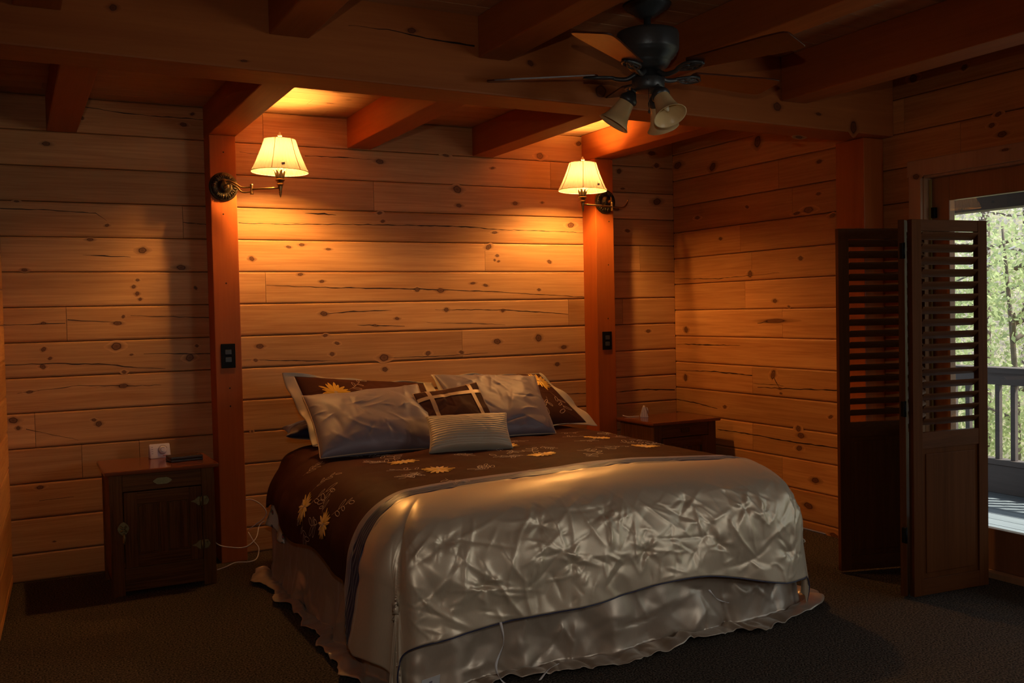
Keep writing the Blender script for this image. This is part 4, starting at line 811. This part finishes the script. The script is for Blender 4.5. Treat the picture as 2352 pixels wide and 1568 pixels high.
if S1.N[NU//2, NV//3, 2] < 0: S1.N = -S1.N
def fcl(a, b, h=.0025):
    v = (b+.46)/(-2.8+.46); u = .5
    for _ in range(3):
        i = min(max(int(u*(NU-1)), 0), NU-1); v = min(max((b+.46)/(bF[i, 0]+.46), 0), 1); j = int(v*(NV-1)); u = (a-aL[0, j] if False else a-aL[i, j])/(aR-aL[i, j]); u = min(max(u, 0), 1)
    return S1.at(u, v, h)
rf = np.random.default_rng(17)
FL_ = [(-2.66, -1.46), (-2.62, -1.78), (-2.07, -1.34), (-2.06, -1.70), (-1.50, -1.30), (-1.45, -1.66), (-3.17, -1.40), (-3.19, -1.72), (-2.72, -1.02), (-1.2, -1.05), (-1.16, -1.50)]
for c in FL_: mb = MB(); flower(mb, fcl, c, .072, rf); mb.build('embroidered_flower', [M_gold, M_thread, M_ribbon], fp)
mb = MB()
for c in FL_:
    for k in range(3): a = rf.uniform(0, 6.28); sprig(mb, fcl, (c[0]+.07*math.cos(a), c[1]+.07*math.sin(a)), a+rf.uniform(-.6, .6), rf.uniform(.08, .16), rf)
for k in range(20):
    c = (rf.uniform(-3.15, -1.25), rf.uniform(-1.98, -.95)); sprig(mb, fcl, c, rf.uniform(0, 6.28), rf.uniform(.06, .14), rf)
mb.build('embroidered_vines', [M_gold, M_thread, M_ribbon], fp)['kind'] = 'stuff'
# piped lower hem, satin ties and care label
mb = MB(); mb.tube([tuple(P1[i, -1]+np.array((0, 0, -.002))) for i in range(0, NU, 5)], .0030, 6, smooth_path=False); mb.build('hem_piping', M_navy, sp)
def tie(pts, w_=.010):
    mb = MB(); pts = [Vector(p) for p in pts]; q = []
    for i in range(len(pts)-1):
        a = pts[max(i-1, 0)]; b = pts[i]; c = pts[i+1]; d = pts[min(i+2, len(pts)-1)]
        for t in np.linspace(0, 1, 8)[:-1]: q.append(0.5*((2*b)+(c-a)*t+(2*a-5*b+4*c-d)*t*t+(3*b-a-3*c+d)*t**3))
    q.append(pts[-1]); vs = []
    for i, p in enumerate(q): d = Vector((w_/2*math.cos(i*.25), -.3*w_*math.sin(i*.25), 0)); vs += [p-d, p+d]
    mb.add(vs, [(2*i, 2*i+1, 2*i+3, 2*i+2) for i in range(len(q)-1)], smooth=True); o = mb.build('satin_tie', M_lining, sp); md = o.modifiers.new('t', 'SOLIDIFY'); md.thickness = .001
tie([(-2.70, -2.512, .235), (-2.705, -2.545, .17), (-2.745, -2.560, .10), (-2.735, -2.580, .05), (-2.69, -2.62, .016), (-2.66, -2.66, .012)])
tie([(-1.74, -2.505, .205), (-1.72, -2.522, .175), (-1.69, -2.530, .155), (-1.66, -2.535, .145)])
tie([(-2.59, -2.60, .028), (-2.55, -2.59, .055), (-2.50, -2.585, .068)])
mb = MB(); F_ = frame((-3.005, -2.575, .085), (1, .05, .10), (-.05, -.45, 1)); mb.box((-.035, -.040, -.0006), (.035, .035, .0006), X=F_); cl = mb.build('care_label', M_lining, com)
mb = MB(); mb.box((-.012, .004, .0007), (-.002, .010, .0012), X=F_); mb.box((-.006, .010, .0007), (.006, .018, .0012), X=F_)
for k in range(4): mb.box((-.025, -.006-.006*k, .0007), (.025-.006*(k % 2), -.0045-.006*k, .0010), X=F_)
mb.build('label_print', M_grey, cl)
# folded-under navy reverse showing at the right corner
# bed skirt
def skirt():
    path = [(-3.045, -.50), (-3.05, -1.4), (-3.06, -2.30), (-3.02, -2.40), (-2.92, -2.43), (-2.1, -2.43), (-1.24, -2.40), (-1.15, -2.37), (-1.11, -2.28), (-1.10, -1.4), (-1.10, -.50)]
    cum = [0]
    for a, b in zip(path[:-1], path[1:]): cum.append(cum[-1]+math.hypot(b[0]-a[0], b[1]-a[1]))
    L_ = cum[-1]; n = 760; nt_ = 54; S_ = np.linspace(0, L_, n); px = np.interp(S_, cum, [p[0] for p in path]); py = np.interp(S_, cum, [p[1] for p in path])
    k = 15; ker = np.ones(k)/k; pxs = np.convolve(np.pad(px, k//2, mode='edge'), ker, 'valid'); pys = np.convolve(np.pad(py, k//2, mode='edge'), ker, 'valid')
    tx = np.gradient(pxs); ty = np.gradient(pys); l = np.hypot(tx, ty); nx = ty/l; ny = -tx/l
    if nx[n//8] > 0: nx, ny = -nx, -ny
    tt = np.linspace(0, 1, nt_); P = np.zeros((n, nt_, 3)); r = np.random.default_rng(31)
    fw = sum(np.sin(S_*f+r.uniform(0, 6.28))*a for f, a in ((5.1, .35), (9.7, .4), (17.3, .35), (29, .22), (47, .12)))
    fw2 = sum(np.sin(S_*f+r.uniform(0, 6.28))*a for f, a in ((7.3, .4), (13.1, .4), (24, .3), (39, .2)))
    FA = blur(facets(n, nt_, L_, .46, .11, 41, .8), 1); FB_ = blur(facets(n, nt_, L_, .46, .05, 42, .8), 1); CC = creases(n, nt_, L_, .46, 90, 43, .08, .30, .008)
    drop = .34; tot = .445+.025*fw2
    for j, t in enumerate(tt):
        s = t*tot; on = np.maximum(s-drop, 0); z = np.maximum(.345-s, 0)
        out = .006+.045*t*t+.036*(t**1.2)*fw+(.014*FA[:, j]+.005*FB_[:, j]+.009*CC[:, j])*min(1, t*2.2)+on*np.where(S_ < 1.9, .55, .85)
        zz = z+np.where(on > 0, .010+.014*np.abs(np.sin(S_*13+fw2*3))*np.minimum(1, on/.03)+.012*np.abs(FB_[:, j])+.018*np.clip(np.sin(S_*8.3+1.3), 0, 1)*np.sin(PI*np.clip(on/.12, 0, 1)), .010)
        P[:, j, 0] = pxs+nx*out; P[:, j, 1] = pys+ny*out; P[:, j, 2] = zz
    return P
PS = skirt(); mb = MB(); mb.grid(PS); o = mb.build('bed_skirt', M_skirt, origin=(-2.09, -1.4, 0)); tag(o, 'rumpled taupe satin bed skirt hanging to the carpet around the bed', 'bed skirt')
md = o.modifiers.new('t', 'SOLIDIFY'); md.thickness = .003; md.offset = 0
mb = MB(); n1, n2 = 24, 18; Pq = np.zeros((n1, n2, 3))       # floral sheet peeking out at the head corner
for i in range(n1):
    for j in range(n2): u, v = i/(n1-1), j/(n2-1); Pq[i, j] = (-3.045-.030*v+.012*math.sin(u*9+v*4), -.50-.34*u-.02*v, .43-.165*v-.03*u*v+.01*math.sin(u*6))
mb.grid(Pq); o = mb.build('floral_sheet', M_floral, origin=(-3.07, -.6, .4)); tag(o, 'corner of a pale flowered sheet hanging below the comforter beside the left post', 'sheet'); md = o.modifiers.new('t', 'SOLIDIFY'); md.thickness = .002

# ------------------------------------------------------------- pillows
def cushion(name, lb, cat, TL, TR, BL, BR, th, m_, seed, pinch=.07, flange=0, mf=None, piping=None, rib=0, wr=.004, n=90, ex=.42, group=None, rr=None):
    TL, TR, BL, BR = (np.array(q, float) for q in (TL, TR, BL, BR)); cen = (TL+TR+BL+BR)/4
    root = thing(name, lb, cat, tuple(np.array([cen[0], cen[1], min(BL[2], BR[2])])), group)
    X = (TR-TL+BR-BL)/2; Yv = (TL-BL+TR-BR)/2; nrm = np.cross(X, Yv); nrm /= np.linalg.norm(nrm)
    if nrm[1] > 0 and abs(nrm[1]) > .2 or (abs(nrm[1]) <= .2 and nrm[2] < 0): nrm = -nrm
    lx, ly = np.linalg.norm(X), np.linalg.norm(Yv)
    u, v = np.meshgrid(np.linspace(-1, 1, n), np.linspace(-1, 1, n), indexing='ij')
    # bilinear, sides pulled in between the corners
    up = u*(1-pinch*(1-v**2)); vp = v*(1-pinch*1.3*(1-u**2))
    a = (up+1)/2; b = (vp+1)/2
    base = (BL*(1-a)[..., None]*(1-b)[..., None]+BR*a[..., None]*(1-b)[..., None]+TL*(1-a)[..., None]*b[..., None]+TR*a[..., None]*b[..., None])
    prof = (np.clip(1-u**2, 0, 1)*np.clip(1-v**2, 0, 1))**ex
    FA = blur(facets(n, n, lx, ly, max(.05, lx*.16), seed, .8), 2); FB_ = blur(facets(n, n, lx, ly, .045, seed+1, .8), 1); CC = creases(n, n, lx, ly, int(26*lx/.5), seed+2, .06, .22, .008)
    W_ = wr*(1.5*FA+.5*FB_+1.0*CC)*np.minimum(1, prof*3)
    sag = .10*th*(-v)*prof
    hgt = th/2*prof+W_+sag
    if rib: hgt = hgt+.0028*(1-np.abs(((v+1)/2*rib) % 1*2-1)**3)*np.minimum(1, prof*4)
    Pf = base+nrm*hgt[..., None]; Pb = base-nrm*(th/2*prof*.9)[..., None]
    mb = MB(); mb.grid(Pf); mb.grid(Pb[::-1]); bmesh.ops.remove_doubles(mb.bm, verts=list(mb.bm.verts), dist=1e-5); bmesh.ops.recalc_face_normals(mb.bm, faces=list(mb.bm.faces)); pc = mb.build('pillow_case', m_, root)
    ring = [base[i, 0] for i in range(0, n, 3)]+[base[-1, j] for j in range(0, n, 3)]+[base[i, -1] for i in range(n-1, 0, -3)]+[base[0, j] for j in range(n-1, 0, -3)]
    if piping is not None: mb = MB(); mb.tube([tuple(q) for q in ring], .0032, 6, closed=True, smooth_path=False); mb.build('piping', piping, pc)
    if flange:
        c0 = base.mean(axis=(0, 1)); k = len(ring); R_ = np.array(ring); P = np.zeros((k+1, 7, 3)); rs_ = np.random.default_rng(seed+9); ex_ = X/lx; ey_ = Yv/ly
        for i in range(k+1):
            p = R_[i % k]; d = p-c0; dx = np.dot(d, ex_)/(lx/2); dy = np.dot(d, ey_)/(ly/2); o = ex_*np.sign(dx)*min(1, abs(dx))**9*1.15+ey_*np.sign(dy)*(.18*abs(dy)**4)
            for j in range(7):
                t = j/6; wv = .012*t*math.sin(i*.55+seed)+.008*t*math.sin(i*.23+seed*2); P[i, j] = p+o*flange*t+nrm*wv
        mb = MB(); mb.grid(P); fo = mb.build('flange', mf, root); md = fo.modifiers.new('t', 'SOLIDIFY'); md.thickness = .004
    S_ = Surf(Pf); 
    if np.dot(S_.N[n//2, n//2], nrm) < 0: S_.N = -S_.N
    return root, pc, (lambda x, y, h=.0025: S_.at(x/lx+.5, y/ly+.5, h)), lx, ly
zb = .672
# navy sleeping pillows lying flat at the back
cushion('pillow', 'navy sleeping pillow corner poking out behind the left floral sham', 'pillow', (-2.93, -.30, .745), (-2.30, -.28, .74), (-2.99, -.62, .735), (-2.32, -.60, .735), .13, M_navy, 50, wr=.003)
cushion('pillow', 'navy sleeping pillow mostly hidden under the right floral sham', 'pillow', (-1.95, -.28, .74), (-1.27, -.28, .735), (-1.95, -.60, .735), (-1.20, -.60, .72), .12, M_navy, 53, wr=.003)
r5 = np.random.default_rng(77)
rt_, pc, f, lx, ly = cushion('pillow_sham', 'brown sham with cream border and gold daisy, rearmost on the left', 'pillow', (-2.89, -.44, 1.035), (-2.13, -.42, .955), (-2.86, -.78, .695), (-2.13, -.80, .70), .10, M_brown, 60, flange=.055, mf=M_flange, pinch=.03, wr=.003)
mb = MB(); flower(mb, f, (-.20, .085), .088, r5, 18, 1.0); mb.build('embroidered_flower', [M_gold, M_thread, M_ribbon], pc); mb = MB(); sprig(mb, f, (-.13, .10), .5, .16, r5); sprig(mb, f, (-.30, -.05), -1.2, .10, r5); sprig(mb, f, (.15, .05), .4, .14, r5); mb.build('embroidered_vines', [M_gold, M_thread, M_ribbon], pc)
rt_, pc, f, lx, ly = cushion('pillow_sham', 'brown sham with cream border and gold daisy, rearmost on the right', 'pillow', (-2.02, -.44, .985), (-1.37, -.44, .975), (-2.02, -.78, .695), (-1.22, -.74, .69), .10, M_brown, 64, flange=.055, mf=M_flange, pinch=.02, wr=.003)
mb = MB(); flower(mb, f, (.285, .125), .085, r5, 18, .8); mb.build('embroidered_flower', [M_gold, M_thread, M_ribbon], pc); mb = MB(); sprig(mb, f, (.28, .02), -1.2, .15, r5); sprig(mb, f, (.22, -.02), -1.9, .13, r5); sprig(mb, f, (-.2, .05), .4, .14, r5); mb.build('embroidered_vines', [M_gold, M_thread, M_ribbon], pc)
cushion('pillow', 'large grey-mauve satin pillow leaning on the left, with light piping', 'pillow', (-2.945, -.80, .955), (-2.335, -.84, .985), (-2.955, -1.13, .680), (-2.31, -1.19, .682), .17, M_mauve, 70, piping=M_ribbon, wr=.0055, pinch=.05)
cushion('pillow', 'large grey-mauve satin pillow leaning on the right, with light piping', 'pillow', (-2.165, -.66, 1.018), (-1.53, -.68, .982), (-2.12, -1.00, .682), (-1.575, -.99, .680), .15, M_mauve, 74, piping=M_ribbon, wr=.0055, pinch=.04)
rt_, pc, f, lx, ly = cushion('throw_pillow', 'small dark brown throw pillow with tan ribbon cross, behind the striped cushion', 'pillow', (-2.405, -.95, .945), (-2.030, -.93, .985), (-2.40, -1.17, .690), (-1.985, -1.17, .690), .10, M_brown, 80, piping=M_ribbon, wr=.003, pinch=.05)
mb = MB()
for p0, p1 in (((-lx/2+.075, ly/2-.004), (-lx/2+.075, -ly/2+.004)), ((lx/2-.065, ly/2-.004), (lx/2-.065, -ly/2+.004)), ((-lx/2+.004, ly/2-.062), (lx/2-.004, ly/2-.062)), ((-lx/2+.004, -ly/2+.06), (lx/2-.004, -ly/2+.06))):
    m_ = 40; vs = []
    for i in range(m_+1):
        t = i/m_; x = p0[0]+(p1[0]-p0[0])*t; y = p0[1]+(p1[1]-p0[1])*t; dx, dy = (0, .0115) if abs(p1[0]-p0[0]) > .1 else (.0115, 0)
        for q in (-1, -.33, .33, 1): vs.append(tuple(f(x+dx*q, y+dy*q, .003)))
    mb.add(vs, [(4*i+k, 4*i+k+1, 4*i+k+5, 4*i+k+4) for i in range(m_) for k in range(3)], smooth=True)
mb.build('ribbon', M_ribbon, pc)
cushion('lumbar_cushion', 'small champagne pleated rectangular cushion in front of all the pillows', 'cushion', (-2.445, -1.215, .852), (-2.035, -1.295, .850), (-2.485, -1.345, .690), (-2.075, -1.435, .690), .125, M_lumbar, 90, rib=15, wr=.0018, pinch=.06, ex=.36)

# ------------------------------------------------------------- outside: deck, railing, trees
M_deck = wood('weathered_deck', (0.30, 0.34, 0.38), (0.20, 0.23, 0.27), 1, rough=0.7)
M_rail = wood('weathered_rail', (0.13, 0.10, 0.095), (0.08, 0.062, 0.058), 1, rough=0.7)
M_ground = mat('forest_floor', (0.30, 0.27, 0.16), 0.95, var=.7, vscale=1.2)
M_bark = mat('bark', (0.12, 0.09, 0.07), 0.9, bump=.6, bscale=20)
def leafm(name, col):
    m, nt, p, out = new_mat(name); N = nt.nodes.new; L = nt.links.new; p.inputs['Roughness'].default_value = .5; g = N('ShaderNodeObjectInfo')
    tc = N('ShaderNodeTexCoord'); n = N('ShaderNodeTexNoise'); n.inputs['Scale'].default_value = 2.2; L(tc.outputs['Object'], n.inputs[0]); mx = N('ShaderNodeMix'); mx.data_type = 'RGBA'
    mx.inputs[6].default_value = (*[c*.35 for c in col], 1); mx.inputs[7].default_value = (min(1, col[0]*2.2), min(1, col[1]*1.7), min(1, col[2]*2.0), 1); L(n.outputs[0], mx.inputs[0]); L(mx.outputs[2], p.inputs['Base Color'])
    t_ = N('ShaderNodeBsdfTranslucent'); L(mx.outputs[2], t_.inputs[0]); ms = N('ShaderNodeMixShader'); ms.inputs[0].default_value = .45; L(p.outputs[0], ms.inputs[1]); L(t_.outputs[0], ms.inputs[2]); L(ms.outputs[0], out.inputs[0]); return m
M_lf = [leafm('leaf_green', (0.36, 0.50, 0.22)), leafm('leaf_grey_green', (0.52, 0.51, 0.42)), leafm('leaf_dark', (0.10, 0.22, 0.12))]
mb = MB(); x = .16
while x < 2.30: mb.box((x, -7.0, -.09), (x+.134, 5.0, -.06), bev=.003, tone=float(rng.uniform(-.1, .1)), off=x*9); x += .140
tag(mb.build('deck', M_deck), 'grey wooden deck boards outside the glass door', 'deck')
rl = thing('deck_railing', 'weathered wooden deck railing with upright balusters outside the glass door', 'railing', (2.22, -1.0, -.06))
mb = MB(); mb.box((2.15, -7, .835), (2.30, 5, .875), bev=.004); mb.box((2.20, -7, .745), (2.24, 5, .834), bev=.004); mb.build('handrail', M_rail, rl)
mb = MB(); mb.box((2.18, -7, .155), (2.28, 5, .195), bev=.004); mb.build('bottom_rail', M_rail, rl)
mb = MB(); mb.box((2.20, -7, -.058), (2.235, 5, .150), bev=.004); mb.build('kick_board', M_rail, rl)
for i in range(72):
    y = -4.6+i*.125; mb = MB(); mb.box((2.205, y, .196), (2.24, y+.036, .744), bev=.002); mb.build('baluster', M_rail, rl)
M_eave = mat('dark_eave_wood', (0.055, 0.034, 0.022), 0.8)
mb = MB(); mb.box((2.10, -7, 2.03), (2.24, 5, 2.27), bev=.005); tag(mb.build('porch_beam', M_eave), 'long dark porch beam above the deck outside the door', 'beam')
mb = MB(); mb.hexa([(.1, -7.2, 2.45), (2.6, -7.2, 2.28), (2.6, 5, 2.28), (.1, 5, 2.45), (.1, -7.2, 2.50), (2.6, -7.2, 2.33), (2.6, 5, 2.33), (.1, 5, 2.50)]); tag(mb.build('porch_roof', M_eave), 'wooden porch roof sheltering the deck outside', 'roof')
mb = MB(); g_ = np.zeros((40, 40, 3))
for i in range(40):
    for j in range(40): x = 2.6+i*.9; y = -16+j*1.3; g_[i, j] = (x, y, -1.1+.10*(x-2.6)+.25*math.sin(x*.5+y*.3)+max(0, x-14)*.35)
mb.grid(g_); o = mb.build('ground', M_ground, kind='structure')
def tree(x, y, h_, cr, zc, kind, lb, seed, nl=2600):
    r = np.random.default_rng(seed); z0 = -1.3+.10*(x-2.6); t = thing('tree', lb, 'tree', (x, y, z0), 'trees beyond the deck')
    mb = MB(); mb.tube([(x, y, z0), (x+.05, y, z0+h_*.4), (x-.04, y+.1, z0+h_)], lambda u: .018*h_*(1-.8*u), 10)
    for k in range(9): a = r.uniform(0, 6.28); zz = z0+h_*r.uniform(.3, .9); mb.tube([(x, y, zz), (x+math.cos(a)*cr*.5, y+math.sin(a)*cr*.5, zz+.2), (x+math.cos(a)*cr*.9, y+math.sin(a)*cr*.9, zz+.25)], lambda u: .03*(1-.8*u), 6)
    mb.build('trunk', M_bark, t); mb = MB(); vs = []; fs = []
    for k in range(nl):
        d = r.normal(size=3); d /= np.linalg.norm(d); q = r.uniform(.35, 1)**.5; c = np.array((x, y, zc))+d*q*np.array((cr, cr, h_*.5))*(1+.25*math.sin(d[0]*7+d[2]*5))
        s = r.uniform(.018, .048); A_ = r.normal(size=3); A_ /= np.linalg.norm(A_); B_ = np.cross(A_, r.normal(size=3)); B_ /= np.linalg.norm(B_)
        b0 = len(vs); vs += [tuple(c-A_*s), tuple(c+B_*s*.5), tuple(c+A_*s), tuple(c-B_*s*.5)]; fs.append((b0, b0+1, b0+2, b0+3))
    mb.add(vs, fs); mb.build('foliage', M_lf[kind], t)
TR = [(5.6, 1.3, 3.2, 1.1, .7, 0, 'young bright green tree just beyond the deck railing'), (8.2, 3.6, 5.5, 1.4, 2.4, 1, 'pale grey-green tree behind the deck railing'), (9.6, .4, 6.5, 1.7, 3.6, 1, 'tall pale tree filling the upper door glass'),
      (5.9, 3.6, 2.2, .8, .2, 2, 'dark green shrub-like tree low behind the balusters'), (11.5, 5.2, 7, 2.2, 2.5, 0, 'broad green tree in the middle distance outside'), (15.5, 9.0, 9, 2.6, 4.5, 1, 'high pale tree at the back of the garden'), (15.0, 3.2, 8, 2.4, 5.0, 1, 'distant tall tree at the right edge of the door glass'),
      (10.0, 8.4, 7, 1.6, 3.0, 2, 'dark distant tree seen through the shutter slats'), (20.0, 14.0, 10, 3.0, 4.0, 0, 'farthest green tree outside the door')]
for i, q in enumerate(TR): tree(*q, 100+i, 9000 if i in (0, 1, 2, 4) else 6000)
for i, (za, zc) in enumerate(((1.97, 2.09), (1.87, 2.00), (1.70, 1.79), (1.46, 1.58))):
    mb = MB(); y0, y1 = 2.46, 2.07+.0; dy = -.38; p0 = Vector((7, 2.48, za)); p1 = Vector((7, 2.09, zc)); d = p1-p0
    mb.tube([p0-d*9, p0-d*3+Vector((0, 0, -.03)), p1, p1+d*8], .011, 6); mb.build('utility_wire', M_rail if i % 2 else M_cord); 
    tag(bpy.data.objects[[o.name for o in bpy.data.objects if o.name.startswith('utility_wire')][-1]], 'thin wire crossing outside the door, %s' % ('highest of the four', 'second from the top', 'third from the top', 'lowest of the four')[i], 'wire', 'overhead wires')
for o in bpy.data.objects:
    if '_base' in o.keys(): del o['_base']
